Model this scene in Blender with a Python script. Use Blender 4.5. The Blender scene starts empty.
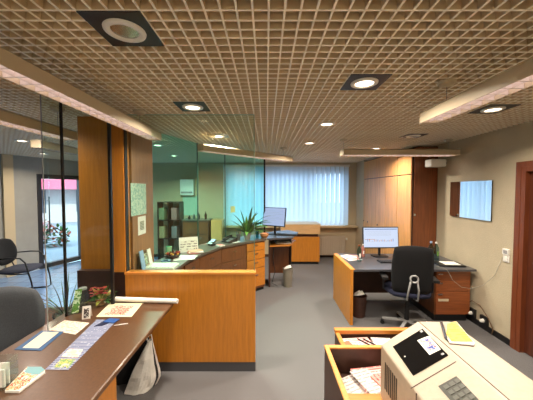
import bpy, math, random
from mathutils import Vector, Matrix, noise
random.seed(7)
C = bpy.context.scene.collection
PI = math.pi

# ------------------------------------------------------------------ camera
CAM_Z = 1.80; F = 265.0; PITCH = math.radians(-2.16)
cam_d = bpy.data.cameras.new('camera'); cam = bpy.data.objects.new('camera', cam_d); C.objects.link(cam)
cam.location = (0, 0, CAM_Z)
cam.rotation_euler = (PI/2 + PITCH, 0, 0)
cam_d.sensor_width = 36; cam_d.lens = F/533*36; cam_d.clip_start = 0.05; cam_d.clip_end = 200
bpy.context.scene.camera = cam
# ------------------------------------------------------------------ view
vs = bpy.context.scene.view_settings
vs.view_transform = 'Standard'; vs.look = 'None'; vs.gamma = 1; vs.use_curve_mapping = False
vs.exposure = 0.15
bpy.context.scene.cycles.caustics_reflective = False; bpy.context.scene.cycles.caustics_refractive = False
# ------------------------------------------------------------------ world: soft daylight sky
w = bpy.data.worlds.new('sky'); bpy.context.scene.world = w; w.use_nodes = True
bg = w.node_tree.nodes['Background']; bg.inputs[0].default_value = (0.58, 0.78, 1.0, 1); bg.inputs[1].default_value = 4.2
sl = bpy.data.lights.new('sun', 'SUN'); sl.energy = 3.5; sl.angle = .01; sl.color = (1, .95, .88)
so = bpy.data.objects.new('sun', sl); C.objects.link(so); so.rotation_euler = Vector((.6, -.6, .6)).to_track_quat('Z', 'Y').to_euler()
# daylight entering at the window (stands outside the panes) and at the entrance door
def area(name, loc, rot, sx, sy, power, col, shape='RECTANGLE'):
    l = bpy.data.lights.new(name, 'AREA'); l.shape = shape; l.size = sx
    if shape in ('RECTANGLE', 'ELLIPSE'): l.size_y = sy
    l.energy = power; l.color = col
    o = bpy.data.objects.new(name, l); C.objects.link(o); o.location = loc; o.rotation_euler = rot
    return o
DOWN_W = 27.0; WARM = (1.0, 0.88, 0.74)
LOUV_W = 0.0; UP_W = 0.0; TUBE = (1.0, 0.92, 0.84)

def ray(u, v):
    a = (u-266.5)/F; b = (200-v)/F
    Fv = Vector((0, math.cos(PITCH), math.sin(PITCH))); U = Vector((0, -math.sin(PITCH), math.cos(PITCH)))
    return Fv + a*Vector((1, 0, 0)) + b*U
def at_z(u, v, z):
    d = ray(u, v); t = (z-CAM_Z)/d.z; return Vector((0, 0, CAM_Z)) + d*t
def at_y(u, v, y):
    d = ray(u, v); t = y/d.y; return Vector((0, 0, CAM_Z)) + d*t

# ------------------------------------------------------------------ materials
def lin(c):
    return tuple((x/255/12.92 if x/255 <= .04045 else ((x/255+.055)/1.055)**2.4) for x in c)
MATS = {}
def M(name, col, rough=.5, metal=0, var=.0, vscale=8, bump=0, emit=0, stretch=None, col2=None, coat=0, bscale=None, alpha=1, trans=0):
    """procedural principled material; col in sRGB 0..255"""
    if name in MATS: return MATS[name]
    m = bpy.data.materials.new(name); m.use_nodes = True; nt = m.node_tree; p = nt.nodes['Principled BSDF']
    c = lin(col); p.inputs['Base Color'].default_value = (*c, 1)
    p.inputs['Roughness'].default_value = rough; p.inputs['Metallic'].default_value = metal
    if coat: p.inputs['Coat Weight'].default_value = coat; p.inputs['Coat Roughness'].default_value = .12
    if trans: p.inputs['Transmission Weight'].default_value = trans
    tc = nt.nodes.new('ShaderNodeTexCoord'); mp = nt.nodes.new('ShaderNodeMapping')
    nt.links.new(tc.outputs['Object'], mp.inputs[0])
    if stretch: mp.inputs['Scale'].default_value = stretch
    if var or col2:
        n = nt.nodes.new('ShaderNodeTexNoise'); n.inputs['Scale'].default_value = vscale; n.inputs['Detail'].default_value = 6
        n.inputs['Roughness'].default_value = .65
        nt.links.new(mp.outputs[0], n.inputs[0])
        r = nt.nodes.new('ShaderNodeValToRGB'); nt.links.new(n.outputs[0], r.inputs[0])
        lo = lin(col2) if col2 else tuple(x*(1-var) for x in c)
        hi = c if col2 else tuple(min(1, x*(1+var)) for x in c)
        r.color_ramp.elements[0].position = .34; r.color_ramp.elements[1].position = .66
        r.color_ramp.elements[0].color = (*lo, 1); r.color_ramp.elements[1].color = (*hi, 1)
        nt.links.new(r.outputs[0], p.inputs['Base Color'])
    if bump:
        n2 = nt.nodes.new('ShaderNodeTexNoise'); n2.inputs['Scale'].default_value = bscale or vscale*4; n2.inputs['Detail'].default_value = 4
        nt.links.new(mp.outputs[0], n2.inputs[0])
        b = nt.nodes.new('ShaderNodeBump'); b.inputs['Strength'].default_value = bump; b.inputs['Distance'].default_value = .01
        nt.links.new(n2.outputs[0], b.inputs['Height']); nt.links.new(b.outputs[0], p.inputs['Normal'])
    if emit:
        p.inputs['Emission Color'].default_value = (*c, 1); p.inputs['Emission Strength'].default_value = emit
    MATS[name] = m; return m
def glassmat(name, tint, ior=1.45, base=0.0):
    m = bpy.data.materials.new(name); m.use_nodes = True; nt = m.node_tree
    for n in list(nt.nodes):
        if n.type == 'BSDF_PRINCIPLED': nt.nodes.remove(n)
    out = [n for n in nt.nodes if n.type == 'OUTPUT_MATERIAL'][0]
    t = nt.nodes.new('ShaderNodeBsdfTransparent'); t.inputs[0].default_value = (*tint, 1)
    g = nt.nodes.new('ShaderNodeBsdfGlossy'); g.inputs['Roughness'].default_value = 0.0; g.inputs[0].default_value = (.95, 1, .97, 1)
    fr = nt.nodes.new('ShaderNodeFresnel'); fr.inputs[0].default_value = ior
    mx = nt.nodes.new('ShaderNodeMixShader')
    ge = nt.nodes.new('ShaderNodeNewGeometry'); iv = nt.nodes.new('ShaderNodeMath'); iv.operation = 'SUBTRACT'; iv.inputs[0].default_value = 1
    nt.links.new(ge.outputs['Backfacing'], iv.inputs[1]); mu = nt.nodes.new('ShaderNodeMath'); mu.operation = 'MULTIPLY'
    nt.links.new(fr.outputs[0], mu.inputs[0]); nt.links.new(iv.outputs[0], mu.inputs[1])   # only outer faces reflect
    nt.links.new(mu.outputs[0], mx.inputs[0]); nt.links.new(t.outputs[0], mx.inputs[1]); nt.links.new(g.outputs[0], mx.inputs[2])
    nt.links.new(mx.outputs[0], out.inputs[0]); return m
def lightmat(name, col, strength):
    m = bpy.data.materials.new(name); m.use_nodes = True; nt = m.node_tree
    p = nt.nodes['Principled BSDF']; p.inputs['Base Color'].default_value = (.08, .08, .08, 1)
    p.inputs['Emission Color'].default_value = (*lin(col), 1); p.inputs['Emission Strength'].default_value = strength
    return m

m_wood = M('honey_veneer', (186, 118, 36), .38, var=.13, vscale=5, stretch=(9, 9, .7), coat=.25)
m_woodh = M('honey_veneer_cross', (188, 118, 40), .38, var=.15, vscale=5, stretch=(.8, 9, 9), coat=.25)
m_ward = M('wardrobe_veneer', (216, 158, 98), .42, var=.16, vscale=4, stretch=(6, 6, .6), coat=.2)
m_ward2 = M('wardrobe_shaded_side', (128, 70, 36), .42, var=.22, vscale=5, stretch=(10, 10, .6), coat=.2)  # same wardrobe wood, darkened: shade on the end face is in the colour
m_walnut = M('brown_veneer', (112, 66, 36), .42, var=.25, vscale=5, stretch=(10, 10, .7), coat=.2)
m_cutdark = M('dark_brown_panel', (66, 40, 30), .5, var=.2, vscale=6)
m_edge = M('light_wood_edge', (208, 136, 58), .4, var=.12, vscale=8, stretch=(1, 9, 9))
m_desk = M('brown_desktop', (90, 59, 36), .4, var=.2, vscale=60, coat=.12)
m_counter = M('slate_countertop', (92, 84, 76), .3, var=.2, vscale=50, coat=.3)
m_tabletop = M('grey_laminate', (70, 70, 75), .3, coat=.2, var=.1, vscale=40)
m_black = M('black_plastic', (22, 22, 24), .4)
m_blackm = M('black_satin_metal', (26, 25, 26), .35, metal=.3)
m_darkfab = M('black_fabric', (6, 6, 9), 1.0, var=.2, vscale=120, bump=.2)
m_navyfab = M('navy_fabric', (32, 36, 52), .85, var=.2, vscale=100, bump=.2)
m_greyfab = M('grey_fabric', (84, 86, 92), .9, var=.18, vscale=160, bump=.25)
m_chrome = M('brushed_chrome', (200, 200, 198), .25, metal=1)
m_greyplastic = M('grey_plastic', (150, 150, 150), .45)
m_white = M('white_paint', (232, 230, 222), .45)
m_paper = M('white_paper', (236, 234, 226), .8, var=.03)
m_cream = M('cream_casing', (184, 169, 149), .45, var=.05, vscale=40, bump=.05)
m_lamp = M('lamp_housing', (204, 188, 160), .45)
m_louvre = M('white_louvre', (238, 228, 222), .25, metal=.1)
m_steel = M('steel', (140, 142, 144), .35, metal=.9)
m_terra = M('terracotta_pot', (176, 112, 68), .7, var=.1)
m_leaf = M('green_leaf', (58, 108, 44), .45, var=.35, vscale=14)
m_leafd = M('dark_green_leaf', (40, 72, 40), .5, var=.3, vscale=14)
m_blue = M('blue_print', (44, 84, 150), .5)
m_red = M('red_print', (196, 50, 44), .6)
m_pink = M('pink_print', (222, 138, 132), .7)
m_yellow = M('yellow_print', (236, 208, 96), .7)
m_green = M('green_print', (104, 150, 62), .6)
m_lightblue = M('pale_blue_print', (150, 180, 214), .6)
m_clear = glassmat('clear_glass', (.90, .955, .92))
m_tint = glassmat('tinted_partition_glass', (.68, .965, .93), 1.5)
m_acryl = glassmat('clear_acrylic', (.90, .94, .93), 1.45)
m_winglass = glassmat('window_glass', (.97, .99, 1.0))
m_water = glassmat('bottle_plastic', (.55, .70, .70), 1.4)
m_mirror = M('mirror_silver', (236, 240, 240), .02, metal=1)

def ruled(name, base, ink, rows=18, size=1.0, axis=1, amount=.5):
    """paper with printed rows: a procedural texture in the object's own coordinates"""
    m = bpy.data.materials.new(name); m.use_nodes = True; nt = m.node_tree; p = nt.nodes['Principled BSDF']
    p.inputs['Roughness'].default_value = .7
    tc = nt.nodes.new('ShaderNodeTexCoord'); sp = nt.nodes.new('ShaderNodeSeparateXYZ'); nt.links.new(tc.outputs['Object'], sp.inputs[0])
    mu = nt.nodes.new('ShaderNodeMath'); mu.operation = 'MULTIPLY'; mu.inputs[1].default_value = rows/size
    nt.links.new(sp.outputs[axis], mu.inputs[0])
    fr = nt.nodes.new('ShaderNodeMath'); fr.operation = 'FRACT'; nt.links.new(mu.outputs[0], fr.inputs[0])
    lt = nt.nodes.new('ShaderNodeMath'); lt.operation = 'LESS_THAN'; lt.inputs[1].default_value = .45; nt.links.new(fr.outputs[0], lt.inputs[0])
    n = nt.nodes.new('ShaderNodeTexNoise'); n.inputs['Scale'].default_value = 45; nt.links.new(tc.outputs['Object'], n.inputs[0])
    gt = nt.nodes.new('ShaderNodeMath'); gt.operation = 'GREATER_THAN'; gt.inputs[1].default_value = 1-amount; nt.links.new(n.outputs[0], gt.inputs[0])
    an = nt.nodes.new('ShaderNodeMath'); an.operation = 'MULTIPLY'; nt.links.new(lt.outputs[0], an.inputs[0]); nt.links.new(gt.outputs[0], an.inputs[1])
    mx = nt.nodes.new('ShaderNodeMix'); mx.data_type = 'RGBA'; mx.inputs[6].default_value = (*lin(base), 1); mx.inputs[7].default_value = (*lin(ink), 1)
    nt.links.new(an.outputs[0], mx.inputs[0]); nt.links.new(mx.outputs[2], p.inputs['Base Color']); return m
def blotch(name, cols, scale=12):
    """picture-like print made of colour patches"""
    m = bpy.data.materials.new(name); m.use_nodes = True; nt = m.node_tree; p = nt.nodes['Principled BSDF']
    p.inputs['Roughness'].default_value = .5
    tc = nt.nodes.new('ShaderNodeTexCoord'); v = nt.nodes.new('ShaderNodeTexNoise'); v.inputs['Scale'].default_value = scale; v.inputs['Detail'].default_value = 3
    nt.links.new(tc.outputs['Object'], v.inputs[0])
    r = nt.nodes.new('ShaderNodeValToRGB'); nt.links.new(v.outputs[0], r.inputs[0]); cr = r.color_ramp; cr.interpolation = 'CONSTANT'
    n = len(cols)
    while len(cr.elements) < n: cr.elements.new(.5)
    for k, c in enumerate(cols):
        cr.elements[k].position = 0 if k == 0 else .41 + .17*(k-1)/max(1, n-2); cr.elements[k].color = (*lin(c), 1)
    nt.links.new(r.outputs[0], p.inputs['Base Color']); return m

# ------------------------------------------------------------------ mesh helpers
class MB:
    def __init__(s): s.v = []; s.f = []; s.m = []
    def add(s, vs_, fs_, mi=0):
        b = len(s.v); s.v += [tuple(v) for v in vs_]; s.f += [tuple(b+i for i in f) for f in fs_]; s.m += [mi]*len(fs_); return s
    def box(s, x0, x1, y0, y1, z0, z1, mi=0, mat=None):
        vs_ = [Vector((x, y, z)) for z in (z0, z1) for y in (y0, y1) for x in (x0, x1)]
        if mat: vs_ = [mat @ v for v in vs_]
        return s.add(vs_, [(0, 2, 3, 1), (4, 5, 7, 6), (0, 1, 5, 4), (2, 6, 7, 3), (0, 4, 6, 2), (1, 3, 7, 5)], mi)
    def bar(s, a, b, w_, h_, mi=0, up=(0, 0, 1)):
        a = Vector(a); b = Vector(b); d = (b-a); L = d.length; d.normalize(); up = Vector(up)
        if abs(d.dot(up)) > .98: up = Vector((1, 0, 0))
        sx = d.cross(up).normalized(); u = sx.cross(d)
        mt = Matrix((sx, d, u)).transposed().to_4x4(); mt.translation = a
        return s.box(-w_/2, w_/2, 0, L, -h_/2, h_/2, mi, mt)
    def prism(s, poly, z0, z1, mi=0, mat=None):
        n = len(poly); A = sum(poly[i][0]*poly[(i+1) % n][1]-poly[(i+1) % n][0]*poly[i][1] for i in range(n))
        if A < 0: poly = poly[::-1]
        vs_ = [Vector((x, y, z0)) for x, y in poly]+[Vector((x, y, z1)) for x, y in poly]
        if mat: vs_ = [mat @ v for v in vs_]
        return s.add(vs_, [tuple(range(n-1, -1, -1)), tuple(range(n, 2*n))]+[(i, (i+1) % n, n+(i+1) % n, n+i) for i in range(n)], mi)
    def tube(s, pts, r, mi=0, n=8, closed=False):
        pts = [Vector(p) for p in pts]; rs = r if isinstance(r, (list, tuple)) else [r]*len(pts)
        k = len(pts); rings = []; ref = None
        for i, p in enumerate(pts):
            if closed: d = pts[(i+1) % k]-pts[i-1]
            else: d = pts[min(i+1, k-1)]-pts[max(i-1, 0)]
            d.normalize()
            if ref is None or abs(ref.dot(d)) > .95: ref = Vector((0, 0, 1)) if abs(d.z) < .9 else Vector((1, 0, 0))
            a = d.cross(ref).normalized(); b = a.cross(d); ref = b
            rings.append([p+(a*math.cos(2*PI*j/n)+b*math.sin(2*PI*j/n))*rs[i] for j in range(n)])
        vs_ = [v for rg in rings for v in rg]; fs_ = []
        for i in range(k if closed else k-1):
            i2 = (i+1) % k
            for j in range(n): fs_.append((i*n+j, i*n+(j+1) % n, i2*n+(j+1) % n, i2*n+j))
        if not closed: fs_ += [tuple(range(n-1, -1, -1)), tuple((k-1)*n+j for j in range(n))]
        return s.add(vs_, fs_, mi)
    def lathe(s, prof, c=(0, 0, 0), mi=0, n=24, cap=True):
        c = Vector(c); vs_ = []; fs_ = []
        for r, z in prof:
            for j in range(n): vs_.append(c+Vector((r*math.cos(2*PI*j/n), r*math.sin(2*PI*j/n), z)))
        for i in range(len(prof)-1):
            for j in range(n): fs_.append((i*n+j, i*n+(j+1) % n, (i+1)*n+(j+1) % n, (i+1)*n+j))
        if cap: fs_ += [tuple(range(n-1, -1, -1)), tuple((len(prof)-1)*n+j for j in range(n))]
        return s.add(vs_, fs_, mi)
    def quad(s, a, b, c, d, mi=0): return s.add([a, b, c, d], [(0, 1, 2, 3)], mi)
    def slab(s, pts, t, mi=0):
        """thin plate: four or more corners given, thickness along the normal"""
        pts = [Vector(p) for p in pts]; nrm = (pts[1]-pts[0]).cross(pts[2]-pts[0]).normalized()*t; n = len(pts)
        return s.add(pts+[p+nrm for p in pts], [tuple(range(n-1, -1, -1)), tuple(range(n, 2*n))]+[(i, (i+1) % n, n+(i+1) % n, n+i) for i in range(n)], mi)
    def leaf(s, base, direc, L, wd, droop=.5, mi=0, seg=6):
        base = Vector(base); d = Vector(direc).normalized(); side = d.cross(Vector((0, 0, 1)))
        if side.length < .05: side = Vector((1, 0, 0))
        side.normalize(); pts = []; p = base.copy(); st = L/seg
        for i in range(seg+1):
            t = i/seg; ww = wd*math.sin(PI*min(1, .08+t*.92))**.8 if t < 1 else 0.001
            pts.append((p-side*ww/2, p+Vector((0, 0, -ww*.15)), p+side*ww/2)); d = (d+Vector((0, 0, -droop/seg))).normalized(); p = p+d*st
        vs_ = [q for t in pts for q in t]; fs_ = []
        for i in range(seg):
            a = i*3; fs_ += [(a, a+1, a+4, a+3), (a+1, a+2, a+5, a+4)]
        return s.add(vs_, fs_, mi)
    def build(s, name, mats, parent=None, loc=None, smooth=False, bevel=0, rot=None, sub=0, solid=0):
        me = bpy.data.meshes.new(name); me.from_pydata(s.v, [], s.f); me.update()
        if not isinstance(mats, (list, tuple)): mats = [mats]
        for m in mats: me.materials.append(m)
        me.polygons.foreach_set('material_index', s.m)
        if smooth: me.polygons.foreach_set('use_smooth', [True]*len(s.f))
        import bmesh
        bm = bmesh.new(); bm.from_mesh(me); bmesh.ops.recalc_face_normals(bm, faces=bm.faces); bm.to_mesh(me); bm.free()
        o = bpy.data.objects.new(name, me); C.objects.link(o)
        if parent: o.parent = parent
        if loc is not None: o.location = loc
        if rot is not None: o.rotation_euler = rot
        if solid:
            md = o.modifiers.new('thickness', 'SOLIDIFY'); md.thickness = solid; md.offset = 0
        if bevel:
            md = o.modifiers.new('bevel', 'BEVEL'); md.width = bevel; md.segments = 2; md.limit_method = 'ANGLE'
        if sub:
            md = o.modifiers.new('subdivision', 'SUBSURF'); md.levels = sub; md.render_levels = sub
        return o
def tag(o, label, cat, group=None):
    o['label'] = label; o['category'] = cat
    if group: o['group'] = group
    return o
def thing(name, label, cat, loc=(0, 0, 0), rz=0, group=None):
    o = bpy.data.objects.new(name, None); C.objects.link(o); o.location = loc; o.rotation_euler = (0, 0, rz); o.empty_display_size = .1
    return tag(o, label, cat, group)
def struct(o): o['kind'] = 'structure'; return o
def dup(o, loc=None, rz=None, label=None):
    def cp(a, par):
        c = a.copy(); C.objects.link(c); c.parent = par
        for ch in [x for x in kids.get(a.name, [])]: cp(ch, c)
        return c
    kids = {}
    for x in bpy.data.objects:
        if x.parent: kids.setdefault(x.parent.name, []).append(x)
    r = cp(o, None)
    if loc is not None: r.location = loc
    if rz is not None: r.rotation_euler = (0, 0, rz)
    if label: r['label'] = label
    return r
def bx(x0, x1, y0, y1, z0, z1): return MB().box(x0, x1, y0, y1, z0, z1)
def rrect(x0, x1, y0, y1, r, n=5):
    p = []
    for cx, cy, a0 in ((x1-r, y1-r, 0), (x0+r, y1-r, PI/2), (x0+r, y0+r, PI), (x1-r, y0+r, 1.5*PI)):
        for i in range(n+1): a = a0+PI/2*i/n; p.append((cx+r*math.cos(a), cy+r*math.sin(a)))
    return p

# ================================================================== SHELL
CEIL = 2.53; XR = 2.82; YB = 7.10; YF = -1.2
m_carpet = M('grey_carpet', (104, 102, 102), .95, var=.22, vscale=170, bump=.35, bscale=300)
m_tile = M('blue_grey_tile', (112, 136, 166), .22, var=.12, vscale=3)
m_wallr = M('beige_plaster', (186, 174, 148), .9, var=.05, vscale=3, bump=.35, bscale=90)
m_wallb = M('warm_plaster', (196, 178, 148), .9, var=.04, vscale=3, bump=.2, bscale=90)
m_wallh = M('hall_plaster', (164, 162, 154), .9, var=.05, vscale=3, bump=.2, bscale=90)
m_grid = M('ceiling_grid_lamella', (226, 204, 168), .6, var=.04, vscale=5)
m_void = M('ceiling_void_board', (92, 70, 46), .9, var=.14, vscale=9)
struct(bx(-1.80, XR+.35, YF, YB, -.05, 0).build('floor', m_carpet))
def tiles():
    b = MB()
    b.prism([(-8.4, YF), (-1.8, YF), (-1.8, YB), (-4.60, YB), (-8.4, YF+.0)], -.05, 0.0)
    o = b.build('floor_hall', m_tile)
    nt = m_tile.node_tree; p = nt.nodes['Principled BSDF']
    br = nt.nodes.new('ShaderNodeTexBrick'); br.offset = 0; br.inputs['Scale'].default_value = 1; br.inputs['Brick Width'].default_value = .3; br.inputs['Row Height'].default_value = .3
    br.inputs['Mortar Size'].default_value = .004; br.inputs['Color1'].default_value = (*lin((108, 140, 184)), 1); br.inputs['Color2'].default_value = (*lin((122, 152, 192)), 1)
    br.inputs['Mortar'].default_value = (*lin((76, 90, 110)), 1)
    tc = nt.nodes.new('ShaderNodeTexCoord'); nt.links.new(tc.outputs['Object'], br.inputs[0]); nt.links.new(br.outputs[0], p.inputs['Base Color'])
    return struct(o)
tiles()
# ceiling: open-cell grid of lamellas below a board
def ceiling():
    b = MB(); S = .0655; t = .0046; h = .068
    b.box(-8.4, XR, YF, YB, CEIL+h, CEIL+h+.03, 1)
    y = 1.107-S*int((1.107-YF)/S)
    f = .0045; q = .003
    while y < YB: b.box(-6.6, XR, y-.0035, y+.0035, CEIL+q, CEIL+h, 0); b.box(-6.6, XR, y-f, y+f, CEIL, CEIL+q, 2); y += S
    x = -.777-S*int((6.6-.777)/S)
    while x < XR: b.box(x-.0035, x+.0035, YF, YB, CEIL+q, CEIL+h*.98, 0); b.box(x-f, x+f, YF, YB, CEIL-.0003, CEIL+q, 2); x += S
    return struct(b.build('ceiling', [m_grid, m_void, M('ceiling_grid_lit_edge', (255, 246, 226), .6)]))  # bottom strips coloured lighter than the lamellas to imitate light on their edges
ceiling()
# walls
struct(bx(XR, XR+.1, YF, 2.05, 0, CEIL+.10).box(XR, XR+.1, 2.92, YB, 0, CEIL+.10).box(XR, XR+.1, 2.05, 2.92, 2.05, CEIL+.10).build('wall_right', m_wallr))
WX0, WX1, WZ0, WZ1 = -1.08, 2.12, .86, 2.30
struct(bx(-4.75, WX0, YB, YB+.2, 0, CEIL+.10).box(WX1, XR, YB, YB+.2, 0, CEIL+.10).box(WX0, WX1, YB, YB+.2, 0, WZ0).box(WX0, WX1, YB, YB+.2, WZ1, CEIL+.10).build('wall_back', m_wallb))
struct(bx(-8.4, XR+.1, YF-.1, YF, 0, CEIL+.10).build('wall_front', m_wallr))
struct(bx(2.40, XR, 6.56, YB, 0, CEIL).build('wall_corner', m_wallb))
# hall wall, set at an angle, with the entrance door
A = Vector((-5.16, 5.96, 0)); D = Vector((.387, .922, 0)).normalized(); N = Vector((-D.y, D.x, 0))   # N points outwards
def hall_mat(t0): # local x along wall from A, local y outwards
    m = Matrix((D, N, Vector((0, 0, 1)))).transposed().to_4x4(); m.translation = A; return m
HM = hall_mat(0); DW = .955
b = MB(); b.box(-7.9, 0, 0, .15, 0, CEIL+.10, 0, HM); b.box(DW, 1.35, 0, .15, 0, CEIL+.10, 0, HM); b.box(0, DW, 0, .15, 2.16, CEIL+.10, 0, HM)
struct(b.build('wall_left', m_wallh))
struct(MB().box(-.60, -.43, -.06, 0, 0, CEIL, 0, HM).build('trim_1', M('pale_pilaster', (206, 186, 150), .8)))
# entrance door in local coordinates of the wall
HR = math.atan2(D.y, D.x)
door = bpy.data.objects.new('door_1', None); C.objects.link(door); door.location = A; door.rotation_euler = (0, 0, HR); struct(door)
m_alu = M('dark_aluminium', (58, 58, 62), .4, metal=.4)
fb = bx(0, .08, -.03, .09, 0, 2.16).box(DW-.05, DW, -.03, .09, 0, 2.16).box(.08, DW-.05, -.03, .09, 2.06, 2.16).box(.08, DW-.05, -.03, .09, 0, .1)
fb.build('door_frame', m_alu, door)
bx(.08, DW-.05, .02, .03, .1, 2.06).build('door_glass', m_winglass, door)
MB().tube([(.20, -.06, .75), (.20, -.06, 1.65)], .014).tube([(.20, -.06, .85), (.20, .02, .85)], .008).tube([(.20, -.06, 1.55), (.20, .02, 1.55)], .008).build('door_handle', m_alu, door)
# baseboards
struct(bx(XR-.015, XR, 2.98, 7.1, 0, .07).build('baseboard_right', m_black))
struct(bx(WX0-3.4, 2.40, YB-.015, YB, 0, .07).build('baseboard_back', m_cutdark))
# right door
dr = bpy.data.objects.new('door_2', None); C.objects.link(dr); dr.location = (XR, 2.92, 0); struct(dr)
m_mahog = M('reddish_brown_door', (112, 58, 32), .4, var=.2, vscale=5, stretch=(9, 9, .6), coat=.2)
bx(.03, .07, -.82, -.03, .01, 2.02).build('door_leaf', M('dark_door_leaf', (84, 42, 26), .4, var=.2, vscale=5, stretch=(9, 9, .6), coat=.2), dr)
bx(-.02, .10, -.05, 0, 0, 2.05).box(-.02, .10, -.87, -.82, 0, 2.05).box(-.02, .10, -.82, -.05, 2.0, 2.05).box(-.025, .0, 0, .06, 0, 2.11).box(-.025, .0, -.93, -.87, 0, 2.11).box(-.025, 0, -.87, 0, 2.05, 2.11).build('door_frame', m_mahog, dr)
struct(bx(XR+.25, XR+.3, 1.7, 3.3, 0, 2.3).box(XR+.1, XR+.25, 1.7, 1.75, 0, 2.3).box(XR+.1, XR+.25, 3.25, 3.3, 0, 2.3).box(XR+.1, XR+.3, 1.7, 3.3, 2.3, 2.35).build('wall_leak_backing', m_wallb))  # unseen backing added behind the door to block leaking sky light
# window
win = bpy.data.objects.new('window_1', None); C.objects.link(win); win.location = ((WX0+WX1)/2, YB+.1, WZ0); struct(win)
hw = (WX1-WX0)/2; hh = WZ1-WZ0
b = bx(-hw, hw, -.03, .03, 0, .06).box(-hw, hw, -.03, .03, hh-.06, hh)
for x in (-hw, -hw/3-.03, hw/3-.03, hw-.06): b.box(x, x+.06, -.03, .03, .06, hh-.06)
b.build('window_frame', m_white, win)
bx(-hw+.06, hw-.06, -.004, .004, .06, hh-.06).build('window_pane', m_winglass, win)
bx(-hw-.1, hw+.26, -.32, -.06, -.045, 0).build('window_sill', M('beige_sill', (196, 170, 132), .5, var=.06, vscale=10), win)

# partition: wood-clad piers beside the glass
m_pier = m_wood
struct(bx(-1.50, -1.375, 2.555, 2.66, 1.0, CEIL).build('wall_pier', m_wood))
struct(bx(-1.88, -1.53, 2.66, 2.71, 1.0, CEIL).build('wall_partition', m_wood))
struct(bx(-1.88, -1.385, 2.60, 2.71, 0, 1.0).build('wall_partition_base', m_cutdark))
struct(bx(-1.45, -1.38, 2.72, 3.22, 0, CEIL).build('wall_cubicle', M('tan_brown_veneer', (158, 112, 74), .4, var=.15, vscale=5, stretch=(9, 9, .6))))
struct(bx(-1.53, -1.50, 2.60, 2.68, 1.0, CEIL).box(-1.375, -1.368, 2.57, 2.62, 1.0, CEIL).build('trim_2', m_black))

# ================================================================== OUTSIDE the entrance
struct(bx(-40, 40, 7.4, 40, -.14, -.1).add([(-40, -6, -.1), (-8.9, -6, -.1), (-5.0, 7.4, -.1), (-40, 7.4, -.1)], [(0, 1, 2, 3)]).build('ground', M('pale_pavement', (150, 158, 168), .9, var=.1, vscale=1.2)))
t = thing('neighbouring_building', 'pale building with a pink awning seen through the glass entrance door', 'building', (-12.5, 15, -.1), .62)
bx(-7, 7, 0, 5, 0, 7).build('facade', M('pale_render', (196, 190, 186), .9), t)
for x in (-4.6, -1.6, 1.4, 4.2): bx(x, x+1.6, -.03, .02, .6, 1.9).build('shop_window', M('grey_shop_glass', (84, 94, 104), .2), t)
MB().add([(-6, 0, 2.5), (6, 0, 2.5), (6, -1.2, 1.95), (-6, -1.2, 1.95), (6, 0, 2.44), (-6, 0, 2.44)], [(0, 1, 2, 3), (3, 2, 4, 5)]).build('awning', M('pink_awning', (206, 96, 120), .8), t, solid=.03)
def bush(name, loc, rx, ry, h, mats, label, seed):
    random.seed(seed); b = MB()
    for i in range(260):
        a = random.uniform(0, 2*PI); e = random.uniform(0, 1); rr = math.sqrt(random.uniform(.2, 1))
        p = (rx*rr*math.cos(a), ry*rr*math.sin(a), h*e*(1-.25*rr))
        b.leaf(p, (random.uniform(-1, 1), random.uniform(-1, 1), random.uniform(0, 1)), .16, .09, .5, random.randrange(len(mats)), 3)
    o = b.build(name, mats, None, loc); return tag(o, label, 'shrub')
bush('shrub', (-7.25, 8.9, -.1), .55, .35, .75, [m_leafd, M('russet_leaf', (176, 84, 60), .7), m_leaf], 'low russet shrub growing outside the glass entrance door', 3)
bush('shrub', (-8.9, 9.9, -.1), .7, .4, .9, [M('rosy_leaf', (196, 120, 120), .7), m_leafd], 'rosy shrub further off outside the entrance door, left of the russet one', 4)

# ================================================================== WINDOW DRESSING, BACK WALL
t = thing('vertical_blind', 'pale blue-white vertical blind hanging across the back window', 'blind', (0, 6.99, .87))
bx(-1.14, 2.18, -.025, .025, 1.545, 1.59).build('headrail', m_white, t)
def blind():
    b = MB(); x = -1.13; k = 0
    while x < 2.10:
        dy = .034
        b.add([(x, -dy, 0), (x+.066, -.006, 0), (x+.132, dy, 0), (x, -dy, 1.545), (x+.066, -.006, 1.545), (x+.132, dy, 1.545)], [(0, 1, 4, 3), (1, 2, 5, 4)]); x += .122; k += 1
    m = bpy.data.materials.new('blind_fabric'); m.use_nodes = True; nt = m.node_tree; p = nt.nodes['Principled BSDF']
    p.inputs['Base Color'].default_value = (.80, .84, .86, 1); p.inputs['Roughness'].default_value = .8
    tr = nt.nodes.new('ShaderNodeBsdfTranslucent'); tr.inputs[0].default_value = (.72, .86, .95, 1)
    mx = nt.nodes.new('ShaderNodeMixShader'); mx.inputs[0].default_value = .55; out = [n for n in nt.nodes if n.type == 'OUTPUT_MATERIAL'][0]
    nt.links.new(p.outputs[0], mx.inputs[1]); nt.links.new(tr.outputs[0], mx.inputs[2]); nt.links.new(mx.outputs[0], out.inputs[0])
    return b.build('vanes', m, t)
blind()
t = thing('radiator', 'cream ribbed radiator under the window sill beside the low cupboard', 'radiator', (1.45, 6.93, .09))
b = bx(-.45, .62, -.03, .03, 0, .50)
for i in range(18): b.box(-.44+i*.06, -.41+i*.06, -.045, -.03, .03, .47)
b.build('radiator_body', m_cream, t, bevel=.004)
MB().tube([(.62, 0, .06), (.70, 0, .06), (.70, 0, -.09)], .01).build('supply_pipe', m_cream, t)
b = MB(); b.lathe([(.02, 0), (.022, .04), (.015, .05)], (.66, -.0, .40), n=12); b.build('valve', m_white, t)

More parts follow.
